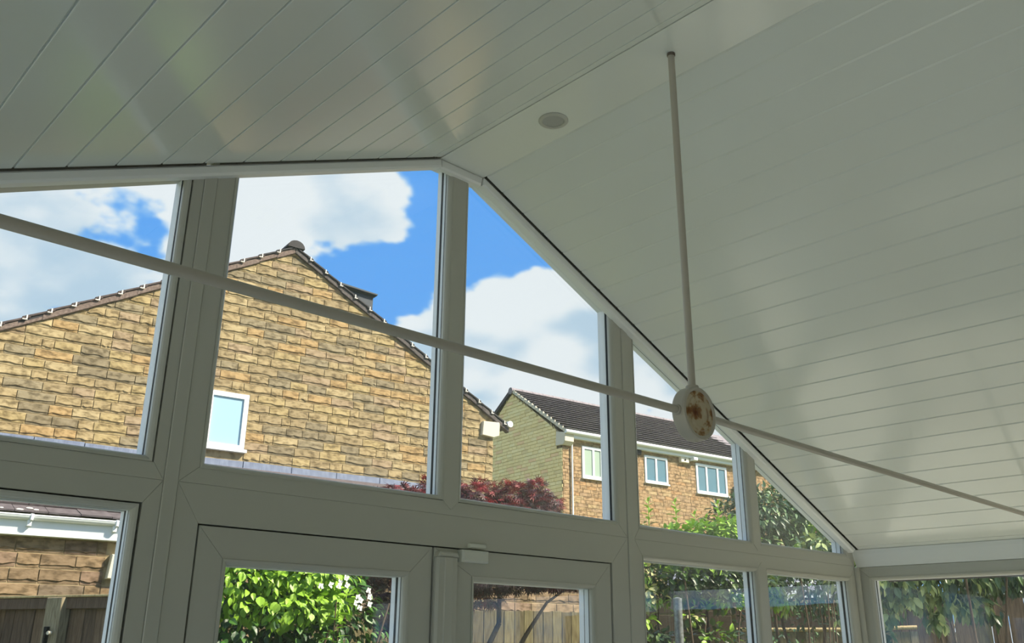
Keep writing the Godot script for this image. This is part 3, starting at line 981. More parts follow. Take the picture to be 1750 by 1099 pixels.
func house_far() -> void:
	var h := thing("stone_house", "sandstone house with rows of grey roof tiles, a gable end coloured paler as if lit and three white windows", "house", front(Vector3(20.052, 0, -17.010)))
	var mb := Mb.new()
	mb.prism(poly([0, -0.3, 9.75, -0.3, 9.75, 7.86, 0, 7.86]), -5.34, 0.0)
	var wall := part(h, "front_wall", mb.mesh(), M.mortar)
	var holes := [Rect2(0.75, 6.60, 0.89, 1.05), Rect2(3.45, 6.74, 1.11, 0.95), Rect2(5.88, 6.63, 1.62, 1.07)]
	stone_courses(wall, 4.7, 7.80, 0.112, func(_v: float) -> float: return 0.0, func(_v: float) -> float: return 9.75, holes, "tan", 5, Vector2(0.26, 0.52), 0.012, false)
	casement(h, "window", Rect2(0.775, 6.63, 0.845, 1.00), [1.235], M.pane_curtain, 0.01, 0.085)
	casement(h, "window", Rect2(3.47, 6.77, 1.05, 0.895), [3.99], M.pane_blue, 0.01, 0.075)
	casement(h, "window", Rect2(5.90, 6.66, 1.555, 1.02), [6.42, 6.98], M.pane_blue, 0.01, 0.085)
	# gable end towards the viewer's left, turned a quarter
	var g := Node3D.new()
	g.name = "gable_wall"
	h.add_child(g)
	g.transform = Transform3D(Basis(Vector3(0, 0, 1), Vector3.UP, Vector3(-1, 0, 0)), Vector3.ZERO)
	mb = Mb.new()
	mb.prism(poly([-5.34, -0.3, 0, -0.3, 0, 7.90, -2.67, 9.76, -5.34, 7.90]), -0.3, 0.0)
	part(g, "gable_backing", mb.mesh(), M.mortar)
	var k := 0.697
	stone_courses(g, 4.9, 9.76, 0.112, func(v: float) -> float: return maxf(-5.34, -2.67 - (9.76 - v) / k), func(v: float) -> float: return minf(0.0, -2.67 + (9.76 - v) / k), [Rect2(-0.27, 7.56, 0.4, 0.6)], "pale", 6, Vector2(0.19, 0.40), 0.022, false)
	mb = Mb.new()
	mb.prism(poly([-0.27, 7.57, 0.10, 7.55, 0.20, 7.66, 0.20, 7.93, -0.02, 7.97, -0.24, 8.02]), -0.3, 0.06, 0.01)
	part(g, "kneeler", mb.mesh(), M.kneeler)
	# roof: courses of tiles on the front slope, hipped at the far end
	var ridge := Vector3(0, 9.88, -2.67)
	var eave := Vector3(0, 7.98, 0.23)
	var rows := 15
	for i in rows:
		var a := eave.lerp(ridge, float(i) / rows)
		var b := eave.lerp(ridge, float(i + 1) / rows)
		var x0 := -0.06
		var xa := lerpf(9.95, 8.0, float(i) / rows)
		var xb := lerpf(9.95, 8.0, float(i + 1) / rows)
		mb = Mb.new()
		var p := [Vector3(x0, a.y, a.z), Vector3(xa, a.y, a.z), Vector3(xb, b.y, b.z), Vector3(x0, b.y, b.z)]
		var up := Vector3(0, 0.085, 0.06)
		var un := up * 0.78
		mb.quad(p[0] + up, p[1] + up, p[2] + up * 0.16, p[3] + up * 0.16)
		mb.quad(p[0] + un, p[1] + un, p[1] + up, p[0] + up)
		mb.quad(p[3], p[2], p[1] + un, p[0] + un)
		mb.quad(p[3], p[0] + un, p[0] + up, p[3] + up * 0.16)
		mb.quad(p[1] + un, p[2], p[2] + up * 0.16, p[1] + up)
		part(h, "tile_course", mb.mesh(), M.tile_grey)
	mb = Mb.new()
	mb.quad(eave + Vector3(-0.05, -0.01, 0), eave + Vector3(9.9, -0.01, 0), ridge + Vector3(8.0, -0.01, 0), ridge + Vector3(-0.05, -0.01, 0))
	part(h, "gap_shade_sheet", mb.mesh(), M.gap_shade)  # dark sheet added so the gaps under the courses read as shadow lines
	mb = Mb.new()
	slab_between(mb, Vector3(-0.05, 7.98, -5.57), Vector3(9.95, 7.98, -5.57), Vector3(-0.0, 1.9, 2.9), Vector3(0, 0.05, 0))
	part(h, "roof_slope", mb.mesh(), M.tile_grey)
	mb = Mb.new()
	mb.quad(Vector3(9.95, 7.98, 0.23), Vector3(9.95, 7.98, -5.57), Vector3(8.0, 9.9, -2.67), Vector3(8.0, 9.9, -2.66))
	part(h, "roof_slope", mb.mesh(), M.tile_grey)
	for i in 18:
		mb = Mb.new()
		mb.tube(Vector3(-0.1 + i * 0.45, 9.86, -2.67), Vector3(0.335 + i * 0.45, 9.86, -2.67), 0.12, 0.12, 12)
		part(h, "ridge_tile", mb.mesh(), M.tile_grey)
	# pale verge with the ends of the courses
	mb = Mb.new()
	slab_between(mb, Vector3(-0.07, 7.93, 0.2), Vector3(-0.07, 9.82, -2.67), Vector3(0.06, 0, 0), Vector3(0, 0.09, 0.04))
	part(h, "verge_bedding", mb.mesh(), M.kneeler)
	mb = Mb.new()
	slab_between(mb, Vector3(-0.09, 9.80, -2.67), Vector3(-0.09, 7.9, -5.57), Vector3(0.06, 0, 0), Vector3(0, 0.14, 0))
	part(h, "verge_bedding", mb.mesh(), M.tile_dark)
	for i in 14:
		mb = Mb.new()
		var c := eave.lerp(ridge, (i + 0.5) / 14.5)
		mb.box(c + Vector3(-0.09, -0.02, -0.05), c + Vector3(-0.05, 0.085, 0.01))
		part(h, "verge_clip", mb.mesh(), M.kneeler)
	# eaves
	mb = Mb.new()
	mb.box(Vector3(0.02, 7.79, 0.0), Vector3(9.8, 7.93, 0.16))
	part(h, "fascia", mb.mesh(), M.upvc_out)
	mb = Mb.new()
	mb.tube(Vector3(-0.06, 7.955, 0.24), Vector3(9.95, 7.955, 0.24), 0.065, 0.065, 14)
	part(h, "gutter", mb.mesh(), M.upvc_out)
	mb = Mb.new()
	mb.tube(Vector3(0.335, 7.86, 0.06), Vector3(0.335, 1.5, 0.06), 0.028, 0.028, 10)
	part(h, "downpipe", mb.mesh(), M.upvc_out)
	mb = Mb.new()
	mb.box(Vector3(3.09, 7.63, 0.0), Vector3(3.28, 7.80, 0.10), 0.01)
	part(h, "eaves_vent", mb.mesh(), M.iron)
	mb = Mb.new()
	mb.tube(Vector3(7.86, 7.05, 0.09), Vector3(7.86, 6.6, 0.09), 0.11, 0.11, 12)
	part(h, "wall_pipe", mb.mesh(), M.dormer)
	# on the front wall
	mb = Mb.new()
	mb.box(Vector3(5.09, 7.60, 0.02), Vector3(5.49, 7.80, 0.13), 0.02)
	var box := solid("alarm_box", mb, M.alarm, "cream alarm box under the eaves of the far house", "alarm box")
	box.transform = h.transform
	mb = Mb.new()
	mb.tube(Vector3(5.29, 7.70, 0.128), Vector3(5.29, 7.70, 0.145), 0.035, 0.035, 12)
	part(box, "sounder", mb.mesh(), M.iron)
	mb = Mb.new()
	mb.box(Vector3(5.60, 7.71, 0.10), Vector3(5.82, 7.83, 0.24), 0.02)
	mb.box(Vector3(5.56, 7.70, 0.02), Vector3(5.63, 7.78, 0.14), 0.01)
	var lamp := solid("security_lamp", mb, M.upvc_out, "white security lamp beside the alarm box on the far house", "wall lamp")
	lamp.transform = h.transform
	# a further wall beyond
	var a := thing("house_annexe", "reddish stone wall with a white gutter seen beyond the far house", "house", front(Vector3(31.4, 0, -17.3)))
	mb = Mb.new()
	mb.prism(poly([-1.5, -0.3, 4.5, -0.3, 4.5, 8.2, -1.5, 8.2]), -5.0, 0.0)
	wall = part(a, "wall", mb.mesh(), M.mortar)
	stone_courses(wall, 6.0, 8.1, 0.13, func(_v: float) -> float: return -1.5, func(_v: float) -> float: return 4.5, [], "tan", 4, Vector2(0.26, 0.5), 0.02, false)
	mb = Mb.new()
	mb.box(Vector3(-1.5, 8.08, 0.0), Vector3(4.5, 8.26, 0.15))
	part(a, "fascia", mb.mesh(), M.upvc_out)
	mb = Mb.new()
	mb.tube(Vector3(-1.6, 8.32, 0.22), Vector3(4.6, 8.32, 0.22), 0.06, 0.06, 12)
	part(a, "gutter", mb.mesh(), M.upvc_out)
	mb = Mb.new()
	slab_between(mb, Vector3(-1.6, 8.3, 0.2), Vector3(4.6, 8.3, 0.2), Vector3(0, 1.9, -2.8), Vector3(0, 0.06, 0))
	part(a, "roof_slope", mb.mesh(), M.tile_grey)


func garage() -> void:
	var h := thing("garage", "low sandstone garage with white gutter and fascia and a dark tiled roof", "garage", front(Vector3(3.072, 0, -7.867)))
	var u0 := -1.7
	var u1 := 7.1
	var mb := Mb.new()
	mb.prism(poly([u0, -0.3, u1, -0.3, u1, 2.73, u0, 2.73]), -3.5, -0.0)
	var wall := part(h, "wall", mb.mesh(), M.mortar)
	stone_courses(wall, 0.95, 2.72, 0.1465, func(_v: float) -> float: return u0, func(_v: float) -> float: return u1, [Rect2(0.45, 2.32, 0.2, 0.27)], "brown", 6, Vector2(0.24, 0.46), 0.016, true)
	mb = Mb.new()
	mb.box(Vector3(u0 - 0.05, 2.715, 0.0), Vector3(u1 + 0.05, 2.875, 0.115), 0.004)
	part(h, "fascia", mb.mesh(), M.upvc_out)
	mb = Mb.new()
	for j in 10:
		var t0 := PI + PI * j / 10.0
		var t1 := PI + PI * (j + 1) / 10.0
		var c := Vector3(0, 2.905, 0.150)
		var a := c + Vector3(0, sin(t0) * 0.046, cos(t0) * 0.046)
		var b := c + Vector3(0, sin(t1) * 0.046, cos(t1) * 0.046)
		mb.squad(Vector3(u0, a.y, a.z), Vector3(u1, a.y, a.z), Vector3(u1, b.y, b.z), Vector3(u0, b.y, b.z), (a - c).normalized(), (a - c).normalized(), (b - c).normalized(), (b - c).normalized())
	mb.box(Vector3(u0, 2.90, 0.190), Vector3(u1, 2.912, 0.199))
	part(h, "gutter", mb.mesh(), M.upvc_out)
	var x := -1.13
	while x < u1:
		mb = Mb.new()
		mb.box(Vector3(x - 0.014, 2.852, 0.14), Vector3(x + 0.014, 2.918, 0.206), 0.006)
		mb.box(Vector3(x - 0.03, 2.80, 0.112), Vector3(x + 0.01, 2.86, 0.17), 0.004)
		part(h, "gutter_bracket", mb.mesh(), M.upvc_out)
		x += 0.80
	# roof: the lowest courses tile by tile, the rest as one slope
	var lo := Vector3(0, 2.905, 0.12)
	var hi := Vector3(0, 4.24, -3.56)
	var along := (hi - lo).normalized()
	var up := Vector3(0, -along.z, along.y)
	for r in 3:
		var p0 := lo + along * (0.32 * r)
		var off := 0.15 if r % 2 else 0.0
		x = u0 - off
		while x < u1:
			mb = Mb.new()
			var lift := 0.03
			var a := p0 + up * (lift + rng.randf_range(0.0, 0.006)) + Vector3(x + 0.003, 0, 0)
			var w := Vector3(0.298, 0, 0)
			var l := along * 0.40
			mb.quad(a + up * 0.018, a + w + up * 0.018, a + w + l - up * 0.012, a + l - up * 0.012)
			mb.quad(a, a + w, a + w + up * 0.018, a + up * 0.018)
			mb.quad(a + l - up * 0.03, a, a + up * 0.018, a + l - up * 0.012)
			mb.quad(a + w, a + w + l - up * 0.03, a + w + l - up * 0.012, a + w + up * 0.018)
			part(h, "roof_tile", mb.mesh(), M.tile_roof)
			x += 0.304
	mb = Mb.new()
	var q := lo + along * 1.02 + up * 0.01
	slab_between(mb, Vector3(u0, q.y, q.z), Vector3(u1, q.y, q.z), hi - q + Vector3(0, 0.03, 0), Vector3(0, 0.03, 0))
	part(h, "roof_slope", mb.mesh(), M.tile_roof)
	for s in [[-0.60, 0.03, 0.018, 0.010], [-0.345, 0.10, 0.034, 0.012], [-0.29, 0.05, 0.026, 0.010], [-0.44, 0.02, 0.035, 0.012], [-0.13, 0.46, 0.036, 0.012], [0.16, 0.44, 0.03, 0.01]]:
		mb = Mb.new()
		mb.lathe(PackedVector2Array([Vector2(1, 0), Vector2(0.7, 0.4), Vector2(0.0001, 0.55)]), Vector3.ZERO, Vector3.UP, 9)
		var spot := part(h, "lichen", mb.mesh(), M.lichen)
		var at: Vector3 = lo + along * s[1] + up * 0.052 + Vector3(s[0], 0, 0)
		spot.transform = Transform3D(Basis(Vector3(s[2], 0, 0), up * 0.012, -along * s[2] * 0.7), at)
	mb = Mb.new()
	mb.prism(poly([0.47, 2.34, 0.64, 2.335, 0.64, 2.58, 0.49, 2.585]), 0.0, 0.09, 0.008)
	var bx := solid("meter_box", mb, M.kneeler, "pale grey box on the garage wall under the fascia", "wall box")
	bx.transform = h.transform


func board_fence(at: Vector3, dir: Vector3, length: float, top: float, nm: String, label: String, group: String, mats: Array, bw := 0.1, rail := -1.0, out := 1.0) -> Node3D:
	var x := dir.normalized()
	var z := x.cross(Vector3.UP) * out
	if out < 0.0:
		pass
	var b := Basis(x, Vector3.UP, x.cross(Vector3.UP))
	var f := thing(nm, label, "fence", Transform3D(b, Vector3(at.x, 0, at.z)), group)
	var u := 0.0
	while u < length:
		var mb := Mb.new()
		var w := bw * rng.randf_range(0.93, 1.07)
		var h := top + rng.randf_range(-0.006, 0.006)
		mb.prism(poly([u + 0.002, -0.17, u + w - 0.003, -0.17, u + w - 0.003, h, u + 0.002, h]), rng.randf_range(0.0, 0.004), 0.018 + rng.randf_range(0.0, 0.007), 0.002)
		part(f, "fence_board", mb.mesh(), mats[rng.randi() % mats.size()])
		u += w
	return f


func fences() -> void:
	# close-boarded gate and fence on the left, in front of the garage
	var dir := Vector3(0.370, 0, 0.929)
	var b := Basis(dir, Vector3.UP, dir.cross(Vector3.UP))
	var f := thing("garden_gate", "weathered brown boarded gate with a pale top strip and a black bolt", "gate", Transform3D(b, Vector3(2.169, 0, -4.768)))
	var u := -1.6
	while u < 1.2:
		var w := rng.randf_range(0.088, 0.108)
		var mb := Mb.new()
		mb.prism(poly([u + 0.002, -0.17, u + w - 0.003, -0.17, u + w - 0.003, 1.985, u + 0.002, 1.985]), -0.02, rng.randf_range(-0.004, 0.004), 0.002)
		part(f, "fence_board", mb.mesh(), [M.wood_brown, M.wood_brown2][rng.randi() % 2])
		u += w
	var mb := Mb.new()
	mb.box(Vector3(-1.6, 1.945, 0.006), Vector3(1.2, 2.02, 0.045), 0.004)
	part(f, "top_rail", mb.mesh(), M.wood_brown2)
	mb = Mb.new()
	mb.box(Vector3(-1.6, 2.02, -0.03), Vector3(1.2, 2.036, 0.055), 0.003)
	part(f, "capping", mb.mesh(), M.wood_pale)
	mb = Mb.new()
	mb.box(Vector3(0.035, -0.17, 0.01), Vector3(0.135, 2.02, 0.085), 0.005)
	part(f, "post", mb.mesh(), M.wood_grey)
	mb = Mb.new()
	mb.box(Vector3(-0.034, -0.17, 0.01), Vector3(0.03, 2.02, 0.07), 0.005)
	part(f, "post", mb.mesh(), M.wood_grey)
	mb = Mb.new()
	mb.tube(Vector3(0.045, 1.60, 0.10), Vector3(0.045, 1.83, 0.10), 0.011, 0.011, 10)
	mb.box(Vector3(0.03, 1.62, 0.085), Vector3(0.06, 1.80, 0.092))
	mb.box(Vector3(0.028, 1.795, 0.085), Vector3(0.062, 1.83, 0.108), 0.004)
	mb.tube(Vector3(0.045, 1.78, 0.10), Vector3(0.11, 1.80, 0.125), 0.008, 0.008, 8)
	part(f, "bolt", mb.mesh(), M.iron)
	mb = Mb.new()
	mb.tube(Vector3(0.11, 1.79, 0.11), Vector3(0.11, 1.79, 0.135), 0.012, 0.012, 12)
	part(f, "bolt_knob", mb.mesh(), M.kneeler)
	# lattice panel standing in front of it at the edge
	var t := thing("trellis", "small timber lattice panel in front of the gate at the left edge", "trellis", Transform3D(b, Vector3(2.169, 0, -4.768) + dir * -0.50 + dir.cross(Vector3.UP) * 0.12))
	mb = Mb.new()
	mb.box(Vector3(-0.045, -0.17, 0.0), Vector3(0.0, 1.965, 0.04), 0.003)
	part(t, "post", mb.mesh(), M.wood_grey)
	mb = Mb.new()
	mb.box(Vector3(-0.92, 1.93, 0.0), Vector3(-0.045, 1.965, 0.04), 0.003)
	part(t, "top_rail", mb.mesh(), M.wood_pale)
	for s in 2:
		for i in 13:
			mb = Mb.new()
			var c := -0.85 + i * 0.11
			var p0 := Vector2(c, 1.0)
			var p1 := Vector2(c + (0.9 if s == 0 else -0.9), 1.93)
			# keep each lath inside the frame
			var lo_t := 0.0
			var hi_t := 1.0
			for e in 40:
				var tt := e / 39.0
				var xx := lerpf(p0.x, p1.x, tt)
				if xx < -0.92 and s == 1:
					hi_t = minf(hi_t, tt)
				if xx > -0.045 and s == 0:
					hi_t = minf(hi_t, tt)
			if hi_t - lo_t < 0.05:
				continue
			var q0 := p0.lerp(p1, lo_t)
			var q1 := p0.lerp(p1, hi_t)
			var nn := (q1 - q0).normalized().orthogonal() * 0.014
			var pp := PackedVector2Array([q0 - nn, q1 - nn, q1 + nn, q0 + nn])
			if (pp[1] - pp[0]).cross(pp[2] - pp[0]) < 0.0:
				pp.reverse()
			mb.prism(pp, 0.006 + s * 0.012, 0.017 + s * 0.012, 0.002)
			part(t, "lath", mb.mesh(), M.wood_grey)
	# runs of fencing behind the shrubs
	board_fence(Vector3(3.9, 0, -5.2), Vector3(0.92, 0, 0.40), 4.6, 2.03, "fence", "yellow green boarded fence behind the red maple and the doors", "", [M.wood_green, M.wood_green2], 0.1)
	var far := board_fence(Vector3(10.6, 0, -4.95), Vector3(0.66, 0, 0.75), 2.4, 2.27, "fence", "taller reddish brown boarded fence behind the low boarded fence", "", [M.wood_red, M.wood_brown], 0.1)
	mb = Mb.new()
	mb.box(Vector3(-0.05, 2.27, -0.02), Vector3(2.4, 2.30, 0.05), 0.003)
	mb.box(Vector3(-0.05, 2.19, 0.02), Vector3(2.4, 2.215, 0.05), 0.003)
	part(far, "fence_rail", mb.mesh(), M.wood_pale)
	var near := board_fence(Vector3(9.0, 0, -3.95), Vector3(0.72, 0, 0.69), 2.6, 1.90, "fence", "low grey green boarded fence with a rounded top rail beyond the hedge", "", [M.wood_green, M.wood_grey, M.wood_green2], 0.105)
	mb = Mb.new()
	mb.tube(Vector3(-0.02, 1.905, 0.02), Vector3(1.2, 1.915, 0.02), 0.022, 0.022, 10)
	mb.tube(Vector3(1.2, 1.915, 0.02), Vector3(2.6, 1.965, 0.02), 0.022, 0.022, 10)
	part(near, "fence_rail", mb.mesh(), M.wood_pale)
	board_fence(Vector3(6.95, 0, -0.95), Vector3(0.30, 0, 0.95), 8.0, 2.105, "fence", "brown boarded fence behind the laurel outside the right side window", "", [M.wood_brown, M.wood_brown, M.wood_green2], 0.12)
	# horizontal boards behind the hedge
	var hb := Basis(Vector3(0.746, 0, 0.666), Vector3.UP, Vector3(0.746, 0, 0.666).cross(Vector3.UP))
	f = thing("fence", "dark fence of level boards behind the hedge right of the doors", "fence", Transform3D(hb, Vector3(5.75, 0, -2.75)))
	var v := -0.15
	while v < 1.98:
		mb = Mb.new()
		mb.box(Vector3(-0.2, v, 0.0), Vector3(0.86, v + 0.14, 0.022 + rng.randf_range(0.0, 0.012)), 0.004)
		part(f, "fence_board", mb.mesh(), M.wood_dark)
		v += 0.152
	mb = Mb.new()
	mb.box(Vector3(0.66, -0.17, 0.02), Vector3(0.74, 2.0, 0.09), 0.004)
	part(f, "post", mb.mesh(), M.wood_dark)
	# galvanised post
	mb = Mb.new()
	mb.tube(Vector3(3.925, -0.15, -0.84), Vector3(3.925, 1.965, -0.84), 0.0225, 0.0225, 18)
	mb.lathe(PackedVector2Array([Vector2(0.0235, 0.0), Vector2(0.0235, 0.012), Vector2(0.0001, 0.018)]), Vector3(3.925, 1.96, -0.84), Vector3.UP, 18)
	solid("steel_post", mb, M.galvanised, "round galvanised steel post standing in front of the hedge", "post")
	# shed
	var sb := Basis(Vector3(0.80, 0, 0.60), Vector3.UP, Vector3(0.80, 0, 0.60).cross(Vector3.UP))
	var sh := thing("shed", "small shed with a grey felted roof and a white gable board beyond the fences", "shed", Transform3D(sb, Vector3(12.0, 0, -5.4)))
	mb = Mb.new()
	mb.prism(poly([-1.2, -0.17, 1.3, -0.17, 1.3, 2.45, -1.2, 2.45]), -2.2, 0.0)
	part(sh, "wall", mb.mesh(), M.wood_grey)
	mb = Mb.new()
	slab_between(mb, Vector3(-1.35, 2.45, 0.12), Vector3(1.4, 2.45, 0.12), Vector3(0, 0.55, -1.3), Vector3(0, 0.04, 0))
	part(sh, "roof_slope", mb.mesh(), M.tile_blue)
	mb = Mb.new()
	mb.box(Vector3(-1.35, 2.40, 0.1), Vector3(1.4, 2.46, 0.14))
	part(sh, "fascia", mb.mesh(), M.upvc_out)
	mb = Mb.new()
	mb.prism(poly([-0.25, 2.05, 0.02, 2.05, 0.75, 2.62, 0.48, 2.62]), 0.13, 0.17, 0.004)
	part(sh, "gable_board", mb.mesh(), M.upvc_out)


# ---------------------------------------------------------------- plants
# a pointed leaf along +x from its stalk, folded on its midrib and arched; w is the half width, arch the droop of the tip
func leaf_mesh(w: float, fold: float, arch: float, ts := [0.0, 0.22, 0.5, 0.78, 1.0], ws := [0.05, 0.8, 1.0, 0.6, 0.0]) -> ArrayMesh:
	var mb := Mb.new()
	for s in [-1.0, 1.0]:
		for i in ts.size() - 1:
			var a := Vector3(ts[i], -arch * ts[i] * ts[i], 0)
			var b := Vector3(ts[i + 1], -arch * ts[i + 1] * ts[i + 1], 0)
			var c: Vector3 = a + Vector3(0, fold * ws[i] * w, s * ws[i] * w)
			var d: Vector3 = b + Vector3(0, fold * ws[i + 1] * w, s * ws[i + 1] * w)
			if s > 0.0:
				mb.tri(a, c, d)
				mb.tri(a, d, b)
			else:
				mb.tri(a, d, c)
				mb.tri(a, b, d)
	return mb.mesh()


# a palm-shaped leaf of narrow pointed lobes
func maple_mesh() -> ArrayMesh:
	var mb := Mb.new()
	for k in 7:
		var a := (k - 3) * 0.62
		var l: float = [0.55, 0.8, 0.95, 1.0, 0.95, 0.8, 0.55][k]
		var d := Vector3(cos(a), 0, sin(a))
		var s := Vector3(-sin(a), 0, cos(a))
		var p := Vector3(0.12, 0, 0)
		var m := p + d * l * 0.42 + Vector3(0, 0.03, 0)
		var e := p + d * l + Vector3(0, -0.12 * l, 0)
		var r := s * 0.085
		mb.tri(p, m + r, m - r)
		mb.tri(m - r, m + r, e)
	mb.tri(Vector3(0, 0, 0), Vector3(0.13, 0, 0.012), Vector3(0.13, 0, -0.012))
	return mb.mesh()


func leaf_mat(nm: String, c: Color, glow: Color, rough := 0.45) -> StandardMaterial3D:
	var m := mat(nm, c, rough)
	m.backlight_enabled = true
	m.backlight = glow
	m.cull_mode = BaseMaterial3D.CULL_DISABLED
	return m


# Leaves strewn through ellipsoids; the nearest in view are pieces of their own, the rest one part.
# clumps: [centre, radii, how many, tone from, tone to]; droop: how far the leaves hang (0 level, 1 straight down)
func foliage(plant: Node3D, clumps: Array, meshes: Array, mats: Array, size: Vector2, droop: float, most: int, more := 1.0) -> void:
	var all: Array = []
	for c in clumps:
		var ctr: Vector3 = c[0]
		var rad: Vector3 = c[1]
		for i in int(c[2] * more):
			var d := Vector3(rng.randfn(), rng.randfn(), rng.randfn()).normalized()
			var p := ctr + d * rad * pow(rng.randf(), 0.30)
			var out := (d + Vector3(rng.randfn(), rng.randfn(), rng.randfn()) * 0.45)
			out.y -= droop * rng.randf_range(0.6, 1.5)
			out = out.normalized()
			var up := (Vector3.UP + Vector3(rng.randfn(), 0, rng.randfn()) * 0.35 + d * 0.6)
			var z := out.cross(up).normalized()
			var y := z.cross(out).normalized()
			var s := rng.randf_range(size.x, size.y)
			var tone := clampi(roundi(rng.randf_range(c[3] - 0.45, c[4] + 0.45)), 0, mats.size() - 1)
			all.append([Transform3D(Basis(out * s, y * s, z * s), p), tone, rng.randi() % meshes.size(), near_view(p)])
	all.sort_custom(func(a: Array, b: Array) -> bool: return a[3] < b[3])
	var rest: Dictionary = {}
	for i in all.size():
		var a: Array = all[i]
		if i < most:
			part(plant, "leaf", meshes[a[2]], mats[a[1]], a[0])
		else:
			var key: int = a[1] * 8 + a[2]
			if not rest.has(key):
				rest[key] = []
			rest[key].append(a[0])
	for key: int in rest:
		var mm := MultiMesh.new()
		mm.transform_format = MultiMesh.TRANSFORM_3D
		mm.mesh = meshes[key % 8]
		mm.instance_count = rest[key].size()
		for i in rest[key].size():
			mm.set_instance_transform(i, rest[key][i])
		var o := MultiMeshInstance3D.new()
		o.name = "foliage"
		o.multimesh = mm
		o.material_override = mats[key / 8]
		o.set_meta("kind", "stuff")
		plant.add_child(o, true)


func near_view(p: Vector3) -> float:            # distance to the window side, so that the outermost leaves come first
	return (p - EYE).length()


func stem(mb: Mb, a: Vector3, b: Vector3, ra: float, rb: float, wob := 0.06, n := 5) -> void:
	var p := a
	for i in n:
		var q := a.lerp(b, float(i + 1) / n)
		if i < n - 1:
			q += Vector3(rng.randfn(), rng.randfn() * 0.3, rng.randfn()) * wob * 0.5
		mb.tube(p, q, lerpf(ra, rb, float(i) / n), lerpf(ra, rb, float(i + 1) / n), 7, false)
		p = q


